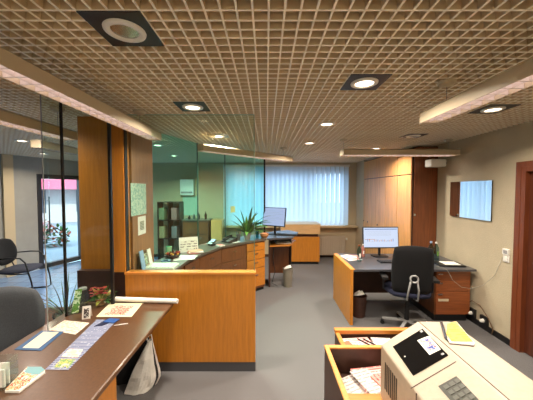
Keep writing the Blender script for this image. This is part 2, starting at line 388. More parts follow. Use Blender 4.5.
t = thing('low_cupboard', 'honey-wood low cupboard with a pale boxy top below the window', 'cupboard', (.82, 6.34, 0))
bx(-.46, .46, .0, .5, .07, .67).build('body', m_wood, t, bevel=.003)
bx(-.44, .44, .04, .48, 0, .07).build('plinth', m_black, t)
bx(-.43, .43, .05, .5, .67, .74).build('recess', m_cutdark, t)
bx(-.46, .47, -.02, .5, .74, .97).build('top_box', M('pale_beech', (206, 166, 116), .5, var=.1, vscale=5, stretch=(.8, 8, 8)), t, bevel=.008)
bx(-.47, .48, -.03, .5, .97, .99).build('lid', M('pale_lid', (222, 208, 180), .5), t, bevel=.004)

t = thing('wardrobe', 'tall honey-veneer built-in wardrobe in the right back corner', 'wardrobe', (2.41, 4.38, 0))
bx(.0, .40, .0, 2.15, .06, 2.50).build('carcass', m_cutdark, t)
bx(.02, .38, .04, 2.12, 0, .06).build('plinth', m_black, t)
dy = 2.13/4.5; ys = [.01, .48, .95, 1.42, 1.89]
for k, y in enumerate(ys):
    y1 = min(y+.460, 2.14)
    o = bx(-.02, 0, y, y1, .08, 2.055).build('door', m_ward, t, bevel=.002)
    hy = (y+.04) if k % 2 else (y1-.04)
    if k in (2, 3): hy = {2: y+.35, 3: y1-.03}[k]
    MB().lathe([(.012, 0), (.017, .012), (.0, .02)], n=10, cap=False).build('knob', m_black, o, (-.02, hy, 1.05), rot=(0, -PI/2, 0))
    bx(-.02, 0, y, y1, 2.07, 2.48).build('upper_door', m_ward, t, bevel=.002)
bx(.02, .40, -.015, 0, .06, 2.50).build('end_panel', m_ward2, t)
bx(.02, .05, -.022, -.015, 1.37, 1.41).build('lock', m_chrome, t)

# mirror
t = thing('wall_mirror', 'frameless rectangular mirror hung on the beige right wall', 'mirror', (XR, 3.67, 1.41))
bx(-.015, -.003, -.37, .37, 0, .51).build('backing', m_black, t)
bx(-.02, -.015, -.37, .37, 0, .51).build('mirror_glass', m_mirror, t)
# light switch
t = thing('light_switch', 'white light switch beside the reddish door frame on the right wall', 'switch', (XR, 3.08, .955))
bx(-.012, 0, -.04, .04, 0, .08).build('plate', m_white, t, bevel=.003)
bx(-.02, -.012, -.026, .026, .014, .066).build('rocker', m_white, t, bevel=.002)
t = thing('socket_box', 'white double socket box above the light switch plate on the right wall', 'socket', (XR, 3.08, 1.04))
bx(-.022, 0, -.04, .04, 0, .07).build('casing', m_white, t, bevel=.003)
bx(-.025, -.022, -.025, .025, .015, .055).build('socket_insert', m_greyplastic, t)
t = thing('wall_unit', 'small white box mounted high on the right wall beside the wardrobe', 'speaker', (2.80, 4.18, 2.16))
bx(-.26, -.02, -.08, .10, 0, .12).build('casing', m_white, t, bevel=.02)
MB().tube([(-.02, 0, .06), (.02, 0, .06)], .02).build('bracket', m_black, t)
# sockets with plugs near the floor
for k, (y, z, lab) in enumerate(((3.55, .13, 'black wall socket with white plug low on the right wall, nearer the wardrobe'), (3.35, .12, 'black wall socket with white plug low on the right wall, nearer the door'))):
    t = thing('wall_socket', lab, 'socket', (XR, y, z))
    bx(-.035, 0, -.055, .055, -.06, .06).build('casing', m_black, t, bevel=.005)
    MB().lathe([(.026, 0), (.022, .03), (.012, .04)], n=12).build('plug', m_white, t, (-.035, 0, 0), rot=(0, -PI/2, 0))
tag(MB().tube([(2.77, 3.57, .14), (2.76, 3.59, .24), (2.77, 3.52, .31), (2.78, 3.40, .30), (2.78, 3.27, .20), (2.79, 3.20, .08), (2.79, 3.22, .01)], .006).build('power_cable', M('brown_cable', (110, 84, 60), .5), smooth=True), 'brown cable looping over the two low wall sockets', 'cable')

# ================================================================== CEILING LIGHTS
m_bulb = lightmat('lit_bulb', (255, 232, 200), 9)
m_bulboff = M('unlit_reflector', (170, 170, 160), .2, metal=.8)
def downlight(x, y, lit, label, tile=True, big=False):
    x = -.777+.0655*round((x-.131+.777)/.0655)+.131; y = 1.107+.0655*round((y-.131-1.107)/.0655)+.131
    t = thing('downlight', label, 'ceiling light', (x, y, CEIL), 0, 'recessed ceiling downlights')
    if tile: bx(-.13, .13, -.13, .13, -.004, .012).build('tile', m_black, t)
    r = .082
    MB().lathe([(r*.72, -.004), (r*.80, -.016), (r*1.08, -.010), (r*1.1, -.004), (r*1.08, .0)], n=32, cap=False).build('trim_ring', m_white, t, smooth=True)
    MB().lathe([(r*.72, -.006), (r*.72, -.005)], n=24).build('lamp', m_bulb if lit else m_bulboff, t)
    if lit:
        l = area('downlight_light', (x, y, CEIL-.017), (0, 0, 0), r*1.3, 0, DOWN_W, WARM, 'DISK'); l.data.spread = math.radians(150)
        if x < -1.7 and x > -2: l.data.energy = DOWN_W*2.4
        if x < -2: l.data.energy = DOWN_W*.75
downlight(-.647, 1.238, False, 'large unlit downlight with green glass, nearest of all, in its black ceiling tile')
downlight(.687, 1.821, True, 'lit downlight in a black tile right of centre, above the drawer of papers')
downlight(-.656, 2.361, True, 'lit downlight in a black tile just in front of the clear glass pane')
downlight(.65, 2.919, True, 'lit downlight in the middle of the ceiling, second in the row right of centre', False)
downlight(.645, 4.149, True, 'lit downlight third in the row right of centre, near the window', False)
downlight(2.034, 2.419, True, 'lit downlight in a black tile beyond the right-hand hanging lamp')
downlight(1.968, 3.615, False, 'unlit downlight in a black tile before the hanging lamp near the wardrobe')
downlight(1.922, 4.64, True, 'lit downlight beside the wardrobe, behind the crosswise hanging lamp', False)
downlight(-.67, 3.615, True, 'lit downlight behind the clear glass pane over the counter')
downlight(-2.39, 2.50, True, 'lit downlight in the hall ceiling nearest the left edge', False)
downlight(-3.60, 3.95, True, 'lit downlight in the middle of the hall ceiling', False)
downlight(-4.45, 5.30, True, 'lit downlight in the hall ceiling before the entrance door', False)
downlight(-1.75, 4.30, True, 'lit downlight beyond the glass, over the customer side of the counter', False)
downlight(-1.96, 5.60, True, 'lit downlight beyond the glass, nearest the shelf rack', False)
# unseen lamps added behind the camera for fill, in line with the rows
for x, y in ((-.65, 0.0), (.68, -.55), (-.65, -.9), (2.0, 0.0)):
    l = area('downlight_light', (x, y, CEIL-.02), (0, 0, 0), .1, 0, DOWN_W, WARM, 'DISK'); l.data.spread = math.radians(150)

m_tube = lightmat('lit_tube', (255, 230, 226), 2.2)
m_blade = M('louvre_blade', (226, 216, 212), .4)
def louvre_lamp(p0, p1, label, wd=.13, zb=2.27, lit=True, hang=(.2, .8), wall='wires', power=1.0):
    p0 = Vector((*p0, zb)); p1 = Vector((*p1, zb)); L = (p1-p0).length; a = math.atan2((p1-p0).y, (p1-p0).x)
    t = thing('hanging_lamp', label, 'lamp', (p0+p1)/2, a, 'hanging louvre lamps')
    h = L/2; hwid = wd/2
    b = bx(-h+.02, h-.02, -hwid, -hwid+.006, 0, .07).box(-h+.02, h-.02, hwid-.006, hwid, 0, .07)
    b.add([(-h+.02, -hwid, .07), (h-.02, -hwid, .07), (h-.02, -hwid*.6, .09), (-h+.02, -hwid*.6, .09), (-h+.02, hwid, .07), (h-.02, hwid, .07), (h-.02, hwid*.6, .09), (-h+.02, hwid*.6, .09)], [(0, 1, 2, 3), (4, 5, 6, 7), (3, 2, 6, 7)])
    b.build('housing', m_lamp, t)
    for s in (-1, 1):
        e = MB(); e.prism([(s*(h-.02), -hwid), (s*(h-.005), -hwid), (s*h, -hwid*.6), (s*h, hwid*.6), (s*(h-.005), hwid), (s*(h-.02), hwid)], 0, .088)
        e.build('end_cap', m_lamp, t, bevel=.004)
    b = MB(); n = int(L/.085)
    for i in range(1, n): x = -h+i*L/n; b.box(x-.003, x+.003, -hwid+.007, hwid-.007, 0.002, .030)
    b.box(-h+.025, h-.025, -.002, .002, .003, .028)
    b.build('louvre', m_blade, t)
    bx(-h+.03, h-.03, -hwid+.008, hwid-.008, .058, .063).build('diffuser', m_tube if lit else m_louvre, t)
    for q in hang:
        x = -h+q*L
        MB().tube([(x, 0, .088), (x, 0, CEIL-zb-.015)], .0015, n=6).lathe([(.02, CEIL-zb-.035), (.05, CEIL-zb-.022), (.058, CEIL-zb-.004), (.055, CEIL-zb)], (x, 0, 0), mi=1, n=20).build('suspension_wire', [m_steel, m_lamp], t)
    if lit:
        if LOUV_W: area('louvre_lamp_light', (*((p0+p1)/2).xy, zb+.055), (0, 0, a), L-.08, wd-.04, LOUV_W*power, TUBE)
        if UP_W: area('louvre_lamp_uplight', (*((p0+p1)/2).xy, zb+.096), (PI, 0, a), L-.08, wd*.5, UP_W*power, TUBE)
    return t
louvre_lamp((-1.175, 1.00), (-1.175, 2.83), 'long hanging louvre lamp at the upper left, running away from the viewer', zb=2.325, hang=(.01, .81))
louvre_lamp((1.215, .30), (1.215, 2.02), 'hanging louvre lamp at the upper right, running away from the viewer', hang=(.05, .88), zb=2.30)
louvre_lamp((1.08, 3.85), (2.74, 3.85), 'hanging louvre lamp running crosswise in front of the wardrobe', wd=.19, zb=2.295, hang=(.02, .93))
louvre_lamp((-.85, 3.40), (.42, 4.73), 'hanging louvre lamp over the curved counter, in front of the window blind', zb=2.30, hang=(.1, .9))
louvre_lamp((-1.86, .9), (-1.86, 2.55), 'long hanging lamp in the hall behind the upper-left lamp', hang=(.2, .9), power=.5)
louvre_lamp((-2.55, 2.95), (-2.55, 3.55), 'short hanging lamp in the hall with a dark end cap', lit=False, power=.5)

# ================================================================== LEFT DESK
DX0, DX1, DY0, DY1, DZ = -1.735, -.87, .75, 2.46, .75
t = thing('advice_desk', 'long dark-brown desk at the lower left with a rounded front edge', 'desk', (-1.3, 1.6, 0))
bx(DX0+1.3, DX1+1.3, DY0-1.6, DY1-1.6, DZ-.035, DZ).build('desktop', m_desk, t, bevel=.012)
bx(-.38, .33, -.80, -.76, 0, DZ-.035).build('side_panel', m_woodh, t)
bx(-.30, -.27, -.76, .84, .15, DZ-.035).build('modesty_panel', m_cutdark, t)
bx(.28, .31, -.20, .1, .0, DZ-.035).build('support_panel', m_wood, t)

def sheet(name, pix, mat, label, cat, z=DZ, t_=.0012, mats=None, lift=.0006):
    pts = [at_z(u, v, z+lift) for u, v in pix]; c = sum(pts, Vector())/len(pts)
    o = MB().slab([p-c for p in pts], t_).build(name, mat, None, c)
    if o.data.polygons[0].normal.z > 0 and False: pass
    return tag(o, label, cat)
PX = lambda u, v, ox, oy, s: (ox+u/s, oy+v/s)
z1 = lambda u, v: PX(u, v, 0, 290, 3.636)
m_cal = ruled('calendar_rows', (160, 164, 184), (80, 86, 130), 60, 1.0, 1, .6)
m_note = ruled('printed_note', (240, 226, 206), (206, 150, 130), 50, 1.0, 1, .5)
def flatthing(name, label, cat, z=DZ): return thing(name, label, cat, (0, 0, z))
def patch(parent, nm, pix, mat, z, h, lift):
    pts = [at_z(u, v, z) - Vector((0, 0, z)) + Vector((0, 0, lift)) for u, v in pix]
    n = (pts[1]-pts[0]).cross(pts[2]-pts[0])
    if n.z < 0: pts = pts[::-1]
    return MB().slab(pts, h).build(nm, mat, parent)
t = flatthing('desk_calendar', 'long grey-blue printed strip lying lengthwise on the brown desk', 'calendar')
patch(t, 'sheet', [z1(165, 290), z1(248, 292), z1(425, 112), z1(352, 108)], m_cal, DZ, .002, .001)
patch(t, 'cream_panel', [z1(222, 245), z1(283, 247), z1(302, 218), z1(252, 216)], m_note, DZ, .0006, .0032)
patch(t, 'picture', [z1(195, 283), z1(248, 285), z1(275, 254), z1(222, 252)], blotch('calendar_picture', [(80, 110, 170), (222, 196, 90), (120, 160, 90), (196, 190, 180)], 30), DZ, .0006, .0032)
t = flatthing('blue_folder', 'blue-edged mat with a cream sheet at the left rim of the desk', 'mat')
patch(t, 'backing', [z1(52, 218), z1(150, 222), z1(232, 152), z1(150, 150)], M('blue_board', (34, 82, 128), .5), DZ, .0025, .001)
patch(t, 'sheet', [z1(82, 212), z1(140, 214), z1(215, 155), z1(158, 154)], M('cream_sheet', (226, 214, 190), .7), DZ, .0008, .0037)
sheet('paper_sheet', [z1(178, 146), z1(275, 162), z1(325, 120), z1(235, 110)], m_note, 'cream printed sheet between the blue mat and the long strip', 'paper')
t = flatthing('flyer', 'flyer with a red flower picture on the far end of the desk', 'flyer')
patch(t, 'sheet', [(96, 317), (131.5, 317), (142.5, 303.5), (110, 303)], M('pale_flyer', (232, 222, 184), .7), DZ, .001, .001)
patch(t, 'picture', [(104, 315), (125, 315), (134, 306), (115, 305.5)], blotch('flower_picture', [(236, 226, 196), (206, 90, 84), (226, 196, 170), (150, 60, 66), (232, 214, 190)], 26), DZ, .0005, .002)
t = flatthing('magazine', 'colourful magazine at the near left corner of the desk', 'magazine')
m_mag = blotch('magazine_picture', [(150, 190, 190), (226, 160, 90), (240, 226, 200), (206, 120, 70), (240, 236, 226)], 18)
patch(t, 'cover', [z1(18, 372), z1(70, 372), z1(165, 300), z1(150, 288), z1(100, 288)], m_mag, DZ, .002, .013)
patch(t, 'cover_band', [z1(86, 309), z1(140, 318), z1(164, 300), z1(150, 289), z1(102, 289)], M('teal_band', (112, 164, 170), .4), DZ, .0006, .0152)
patch(t, 'cover_picture', [z1(28, 362), z1(72, 368), z1(128, 326), z1(80, 320)], blotch('food_picture', [(220, 120, 50), (240, 200, 160), (180, 70, 40), (236, 226, 200)], 40), DZ, .0006, .0152)
patch(t, 'pages', [z1(18, 374), z1(70, 376), z1(165, 304), z1(150, 291), z1(100, 291)], m_paper, DZ, .012, .001)
t = flatthing('blue_card_fan', 'fanned dark-blue cards with a white pen beside the flower flyer', 'cards')
c = [(94, 327), (103, 326), (116, 320), (108, 319)]
patch(t, 'card', c, M('navy_card', (28, 34, 70), .5), DZ, .003, .003)
patch(t, 'card', [(103, 323), (114, 324), (120, 320), (110, 319)], m_blue, DZ, .003, .0065)
tag(MB().tube([at_z(114, 325.5, DZ+.006), at_z(128, 323.5, DZ+.006)], .0035).build('pen', m_white), 'white pen lying beside the dark-blue cards on the desk', 'pen')
t = thing('paper_roll', 'white rolled paper lying across the far end of the desk', 'paper roll', (-1.12, 2.435, DZ+.024), PI/2-.08)
b = MB()
for r0 in (.022, .014):
    b.tube([(0, -.30, 0), (0, .30, 0)], r0, n=20)
b.build('roll', m_paper, t, smooth=False)
# glass pane on the desk with dark posts
t = thing('desk_glass_screen', 'clear glass screen with dark edges standing on the desk up to the ceiling', 'glass screen', (-1.415, 2.405, DZ))
P0 = Vector((0, 0, 0)); P1 = Vector((-.25, -.235, 0)); P2 = Vector((-.225, -.455, 0))
MB().bar(P0+Vector((0, 0, .888)), P1+Vector((0, 0, .888)), .008, 1.77).build('glass_pane', m_clear, t)
MB().bar(P1+Vector((0, 0, .888)), P2+Vector((0, 0, .888)), .008, 1.77).build('glass_pane', m_clear, t)
bx(-.012, .012, -.012, .012, 0, 1.775).build('post', m_black, t)
bx(P1.x-.008, P1.x+.008, P1.y-.008, P1.y+.008, 0, 1.775).build('post', m_black, t)
bx(P2.x-.003, P2.x+.003, P2.y-.003, P2.y+.003, 0, 1.775).build('edge_strip', m_greyplastic, t)
MB().bar(P0+Vector((0, 0, .04)), P1+Vector((0, 0, .04)), .014, .02).build('clamp_rail', m_acryl, t)
# things at the screen's foot
def potted(name, loc, label, pot_mat, leaf_mats, n, L, wd, potr=.05, poth=.08, droop=.9, seed=1, up=.6, spread=1.0, flowers=None, avoid=None):
    random.seed(seed); t = thing(name, label, 'plant', loc)
    MB().lathe([(potr*.7, 0), (potr, poth), (potr*1.06, poth), (potr*1.06, poth-.008), (potr*.9, poth-.008), (potr*.88, poth-.012)], n=20).build('pot', pot_mat, t, smooth=False)
    b = MB()
    for i in range(n):
        a = random.uniform(0, 2*PI); e = random.uniform(.15, 1.2)*spread
        d = (math.cos(a)*e, math.sin(a)*e, up+random.uniform(0, .8)); lk = .42 if avoid and math.cos(a)*avoid[0]+math.sin(a)*avoid[1] > .25 else 1
        b.leaf((math.cos(a)*potr*.3, math.sin(a)*potr*.3, poth-.02), d, lk*L*random.uniform(.6, 1.1), wd, droop*random.uniform(.6, 1.3), random.randrange(len(leaf_mats)), 7)
    b.build('foliage', leaf_mats, t, solid=.001)
    if flowers:
        b = MB()
        for i in range(flowers[1]):
            a = random.uniform(0, 2*PI); r = random.uniform(0, L*.75); c = Vector((math.cos(a)*r, math.sin(a)*r, poth+random.uniform(.25, .75)*L))
            for k in range(5):
                q = 2*PI*k/5+a; b.leaf(c, (math.cos(q), math.sin(q), .4), .022, .016, .3, 0, 3)
        b.build('flowers', flowers[0], t)
    return t
potted('flowering_plant', (-1.52, 2.40, DZ), 'small potted plant with red flowers on the desk behind the glass screen', m_terra, [m_leaf, M('yellow_green_leaf', (150, 150, 60), .5)], 34, .13, .03, .045, .06, .6, 11, .4, 1.4, (M('red_petal', (168, 52, 38), .5), 26))
t = thing('leaflet_holder', 'clear leaflet holder with green leaflets at the foot of the glass screen', 'leaflet holder', (-1.63, 2.23, DZ), .5)
bx(-.06, .06, -.03, .04, 0, .006).box(-.06, .06, .0, .004, 0, .12).build('stand', m_acryl, t)
MB().slab([(-.03, -.018, .008), (.02, -.018, .008), (.045, .03, .19), (-.005, .03, .19)], .006).build('leaflets', blotch('green_leaflet_print', [(110, 150, 60), (90, 140, 60), (220, 226, 200), (130, 160, 70)], 22), t)
t = thing('tent_card', 'small white tent card with a dark picture beside the leaflet holder', 'card', (-1.475, 2.14, DZ), .3)
MB().slab([(-.03, -.02, 0), (.03, -.02, 0), (.03, 0, .10), (-.03, 0, .10)], .002).slab([(-.03, .03, 0), (.03, .03, 0), (.03, 0, .10), (-.03, 0, .10)], .002).build('card', m_paper, t)
MB().slab([(-.018, -.0215, .01), (.018, -.0215, .01), (.018, -.0065, .082), (-.018, -.0065, .082)], .0008).build('picture', blotch('figure_picture', [(240, 240, 236), (60, 50, 50), (220, 220, 214)], 60), t)
t = thing('glass_jar', 'clear glass jar standing behind the leaflet holder', 'jar', (-1.665, 2.37, DZ))
MB().lathe([(.035, 0), (.036, .12), (.03, .15), (.027, .15), (.033, .118), (.032, .006)], n=20).build('body', m_acryl, t)
MB().lathe([(.032, .15), (.032, .165)], n=20).build('lid', m_greyplastic, t)
t = thing('acrylic_box', 'clear acrylic box at the lower left corner of the desk', 'box', (-1.43, 1.39, DZ), .1)
MB().box(-.05, .05, -.05, .05, 0, .004).box(-.05, -.046, -.05, .05, .004, .14).box(.046, .05, -.05, .05, .004, .14).box(-.046, .046, .046, .05, .004, .14).build('casing', m_acryl, t)
MB().box(-.04, .04, -.03, -.02, .006, .10).box(-.04, .04, 0, .006, .006, .12).build('cards', [m_paper], t)
# paper roll already there; bag under the desk
def bag():
    t = thing('carrier_bag', 'crumpled white plastic carrier bag leaning under the brown desk', 'bag', (-1.258, 2.274, 0), .50)
    L = [(0, (0, 0)), (.45, (.07, .18)), (1, (.20, .42))]; Rr = [(0, (.27, 0)), (.2, (.31, .08)), (1, (.235, .43))]
    def ip(T, v):
        for (a, p), (c, q) in zip(T, T[1:]):
            if v <= c: k = (v-a)/(c-a); return (p[0]+(q[0]-p[0])*k, p[1]+(q[1]-p[1])*k)
        return T[-1][1]
    b = MB(); nx, nz = 12, 12; mi = []
    for side in (-1, 1):
        for j in range(nz+1):
            l = ip(L, j/nz); r = ip(Rr, j/nz)
            for i in range(nx+1):
                u = i/nx; x = l[0]+(r[0]-l[0])*u; z = l[1]+(r[1]-l[1])*u
                nn = noise.noise(Vector((x*16, side*3, z*16)))*.016
                b.v.append((x+nn*.3, side*(.008+.065*(1-.75*j/nz)*min(1, 3.2*min(u, 1-u)))+nn, max(.003, z)))
    S = (nx+1)*(nz+1)
    for k in (0, 1):
        for j in range(nz):
            for i in range(nx):
                a = k*S+j*(nx+1)+i; b.f.append((a, a+1, a+nx+2, a+nx+1)); b.m.append(1 if i == 10 and k == 0 else 0)
    for j in range(nz):
        for e in (0, nx): a = j*(nx+1)+e; b.f.append((a, a+nx+1, a+nx+1+S, a+S)); b.m.append(0)
    b.build('bag_body', [M('white_plastic_film', (236, 232, 224), .4, var=.04, vscale=14, bump=.2), m_black], t)
    MB().tube([(.20, 0, .41), (.19, .01, .45), (.23, .01, .47), (.235, 0, .42)], .005).build('handle', MATS['white_plastic_film'], t)
bag()
t = thing('under_desk_shade', 'black bag shape put in for the shade under the desk, behind the white carrier bag', 'bag', (-1.26, 2.45, 0), .30)  # black shape added to stand for the darkness under the desk
MB().prism(rrect(-.16, .14, -.05, .05, .04), 0, .40).build('body', m_darkfab, t, bevel=.02)
MB().tube([(-.08, 0, .40), (-.07, 0, .48), (.07, 0, .48), (.08, 0, .40)], .01).build('handle', m_black, t, smooth=True)

# grey chair behind the desk
def shell_chair():
    t = thing('upholstered_chair', 'grey upholstered customer chair with rounded back at the left of the desk', 'chair', (-2.02, 1.86, 0), .55)
    def cushion(nm, w_, h_, th, curve, mat_, rk=.38):
        b = MB(); n = 12; m_ = 10; f_, r_ = [], []
        for k, off in ((0, -th/2), (1, th/2)):
            for j in range(m_+1):
                for i in range(n+1):
                    u = i/n*2-1; v = j/m_*2-1
                    # superellipse map for rounded outline
                    x = u*math.sqrt(max(0, 1-(v*v)*rk)); z = v*math.sqrt(max(0, 1-(u*u)*rk))
                    e = 1-max(abs(u), abs(v))**6
                    b.v.append(tuple(mat_ @ Vector((x*w_/2*1.08, off*(.35+.65*e)+curve*x*x, z*h_/2*1.08))))
        S = (n+1)*(m_+1)
        for k in (0, 1):
            for j in range(m_):
                for i in range(n):
                    a = k*S+j*(n+1)+i; b.f.append((a, a+1, a+n+2, a+n+1)); b.m.append(0)
        ring = [i for i in range(n)]+[j*(n+1)+n for j in range(m_)]+[m_*(n+1)+i for i in range(n, 0, -1)]+[j*(n+1) for j in range(m_, 0, -1)]
        for q in range(len(ring)): a, c = ring[q], ring[(q+1) % len(ring)]; b.f.append((a, c, c+S, a+S)); b.m.append(0)
        return b
    m1 = Matrix.Translation((0, .27, .74)) @ Matrix.Rotation(math.radians(-10), 4, 'X')
    cushion('b', .58, .50, .085, -.10, m1).build('backrest', m_greyfab, t, smooth=True)
    m2 = Matrix.Translation((0, 0, .45)) @ Matrix.Rotation(PI/2, 4, 'X')
    cushion('s', .54, .52, .09, 0, m2).build('seat', m_greyfab, t, smooth=True)
    for sx in (-1, 1):
        MB().tube([(sx*.2, -.18, .42), (sx*.24, -.22, .012)], .012).build('leg', m_blackm, t, smooth=True)
        MB().tube([(sx*.2, .2, .42), (sx*.24, .27, .012)], .012).build('leg', m_blackm, t, smooth=True)
        MB().tube([(sx*.19, .19, .42), (sx*.19, .27, .56)], .012).build('back_strut', m_blackm, t, smooth=True)
    return t, cushion
gchair, cushion = shell_chair()

# hall visitor chair
t = thing('cantilever_chair', 'black cantilever armchair standing in the hall by the entrance door', 'chair', (-4.22, 4.52, 0), PI/2+.25)
cushion('s', .50, .48, .07, 0, Matrix.Translation((0, 0, .45)) @ Matrix.Rotation(PI/2, 4, 'X')).build('seat', m_navyfab, t, smooth=True)
cushion('b', .46, .42, .06, -.05, Matrix.Translation((0, .26, .75)) @ Matrix.Rotation(math.radians(-12), 4, 'X')).build('backrest', m_darkfab, t, smooth=True)
for sx in (-1, 1):
    s_ = sx*.27
    MB().tube([(s_, .26, .012), (s_, .0, .012), (s_, -.24, .012), (s_, -.30, .05), (s_, -.28, .25), (s_, -.20, .60), (s_, -.13, .68), (s_, 0, .69), (s_, .22, .68)], .012).build('arm_frame', m_blackm, t, smooth=True)
    MB().tube([(s_, -.25, .42), (s_*.95, .0, .42), (s_*.8, .22, .44), (s_*.8, .30, .62)], .011).build('seat_rail', m_blackm, t, smooth=True)
MB().tube([(-.27, .26, .012), (.27, .26, .012)], .012).build('rear_stretcher', m_blackm, t)
# doormat
t = thing('doormat', 'dark brown entrance mat on the blue hall tiles behind the desk', 'mat', (-2.85, 3.72, 0), .1)
bx(-.55, .55, -.28, .28, 0, .012).build('pile', M('brown_matting', (74, 50, 42), .95, var=.2, vscale=80), t)
bx(-.58, .58, -.31, .31, 0, .008).build('border', m_black, t)
potted('grass_plant', (-2.35, 3.05, 0), 'thin-leaved potted grass plant in the hall behind the wooden partition', M('dark_pot', (40, 36, 34), .6), [m_leafd, M('dry_leaf', (40, 34, 28), .6)], 40, .55, .012, .12, .36, 1.0, 21, .7, 1.2)

# ================================================================== FRONT COUNTER PANEL + GLASS
t = thing('counter_front', 'orange-wood counter front panel below the clear glass pane', 'counter panel', (-.745, 2.586, 0))
bx(-.635, .635, -.03, .03, .10, .975).build('panel', m_wood, t, bevel=.002)
bx(-.64, .64, -.036, .05, .975, 1.0).build('cap', m_edge, t, bevel=.003)
bx(-.635, .635, -.02, .03, 0, .10).build('plinth', M('dark_plinth', (72, 72, 76), .6), t)
t = thing('glass_screen', 'large clear glass pane standing on the orange counter front', 'glass screen', (-.745, 2.58, 1.0))
bx(-.615, .625, -.004, .004, .0, 1.525).build('pane', m_clear, t)
bx(.623, .629, -.005, .005, 0, 1.525).build('polished_edge', M('green_glass_edge', (96, 130, 112), .2), t)
bx(-.615, .625, -.005, .005, 1.52, 1.527).build('top_edge', M('bright_glass_edge', (190, 214, 200), .2), t)

# curved counter
CZ = .93
rear = [(-1.37, 2.68), (-1.37, 3.24), (-1.09, 4.15), (-.74, 4.65), (-.06, 5.33)]
front = [(0.0, 4.72), (-.33, 4.45), (-.685, 4.08), (-.89, 3.56), (-.98, 3.2), (-1.0, 2.68)]
t = thing('curved_counter', 'curved service counter with dark slate top and brown drawer fronts', 'counter', (0, 0, 0))
MB().prism(rear+front, CZ-.035, CZ).build('countertop', m_counter, t, bevel=.004)
fin = [(-.035, 4.74), (-.35, 4.485), (-.715, 4.11), (-.925, 3.57), (-1.015, 3.2), (-1.03, 2.70)]
rin = [(-1.34, 2.70), (-1.34, 3.24), (-1.06, 4.13), (-.72, 4.61), (-.07, 5.26)]
MB().prism(rin+fin, .06, CZ-.035).build('carcass', m_walnut, t)
MB().prism([(x*.98-.02, y+.02) for x, y in rin+fin], 0, .06).build('plinth', m_black, t)
def fronts(a, b, cols, rows, mat_, handles=True, z0=.10, z1_=.88):
    a = Vector((*a, 0)); b = Vector((*b, 0)); d = (b-a); L = d.length; d.normalize(); n = Vector((d.y, -d.x, 0))
    mt = Matrix((d, n, Vector((0, 0, 1)))).transposed().to_4x4(); mt.translation = a
    for i in range(cols):
        x0 = L*i/cols+.008; x1 = L*(i+1)/cols-.008; z = z0
        hs = [(z1_-z0)*r for r in rows]
        for h in hs:
            o = MB().box(x0, x1, .002, .020, z+.005, z+h-.005, 0, mt).build('drawer', mat_, t, bevel=.002)
            if handles:
                xm = (x0+x1)/2; MB().box(xm-.035, xm+.035, .020, .034, z+h*.62, z+h*.62+.014, 0, mt).build('handle', m_chrome, o)
            z += h
fronts((-.715, 4.11), (-.35, 4.485), 1, (.42, .29, .29), m_walnut)
fronts((-.35, 4.485), (-.035, 4.74), 1, (.42, .2, .2, .18), m_woodh)
fronts((-.925, 3.57), (-.715, 4.11), 1, (.42, .29, .29), m_walnut)
fronts((-1.015, 3.2), (-.925, 3.57), 1, (.42, .29, .29), m_walnut)

# tinted glass partition behind the counter
pts = [(-1.395, 3.25), (-1.07, 4.12), (-.72, 4.61), (-.04, 5.29)]
labs = ['tinted glass pane of the counter partition, next to the wood wall', 'tinted glass pane of the counter partition, the middle one', 'tinted glass pane of the counter partition, in front of the window blind']
for k in range(3):
    a = Vector((*pts[k], 0)); b_ = Vector((*pts[k+1], 0)); mid = (a+b_)/2; d = (b_-a).normalized()
    o = MB().bar(a-mid+d*.01+Vector((0, 0, .80)), b_-mid-d*.01+Vector((0, 0, .80)), .008, 1.58).build('partition_pane', m_tint, None, (*mid.xy, CZ))
    tag(o, labs[k], 'glass pane', 'tinted partition panes')
for k, lab, wd_, mt in ((1, 'slim greenish post between the first and second partition panes', .008, M('green_edge', (60, 96, 84), .3)), (2, 'slim greenish post between the second and third partition panes', .008, MATS['green_edge']), (3, 'dark metal post at the window end of the glass partition', .016, m_blackm)):
    x, y = pts[k]
    o = bx(-wd_, wd_, -wd_, wd_, 0, CEIL-CZ-.002).build('partition_post', mt, None, (x, y, CZ)); tag(o, lab, 'post')

# workstation table at the counter end
t = thing('workstation_table', 'grey-topped workstation table joined to the far end of the counter', 'table', (.28, 5.2, 0))
top = [(.012, 4.735), (.49, 4.86), (.66, 5.45), (.46, 5.75), (-.02, 5.42)]
MB().prism([(x-.28, y-5.2) for x, y in top], CZ-.03, CZ).build('tabletop', m_tabletop, t, bevel=.003)
sh = [(.06, 4.80), (.44, 4.86), (.60, 5.35), (.40, 5.55), (.06, 5.35)]
MB().prism([(x-.28, y-5.2) for x, y in sh], .76, .785).build('shelf', m_woodh, t, bevel=.003)
bx(-.24, -.21, -.35, .15, 0, .90).build('side_panel', m_cutdark, t)
bx(-.21, .20, .18, .21, .1, .90).build('rear_panel', m_walnut, t)
MB().tube([(.20, .10, 0), (.20, .10, .90)], .025, n=14).build('leg', m_blackm, t)

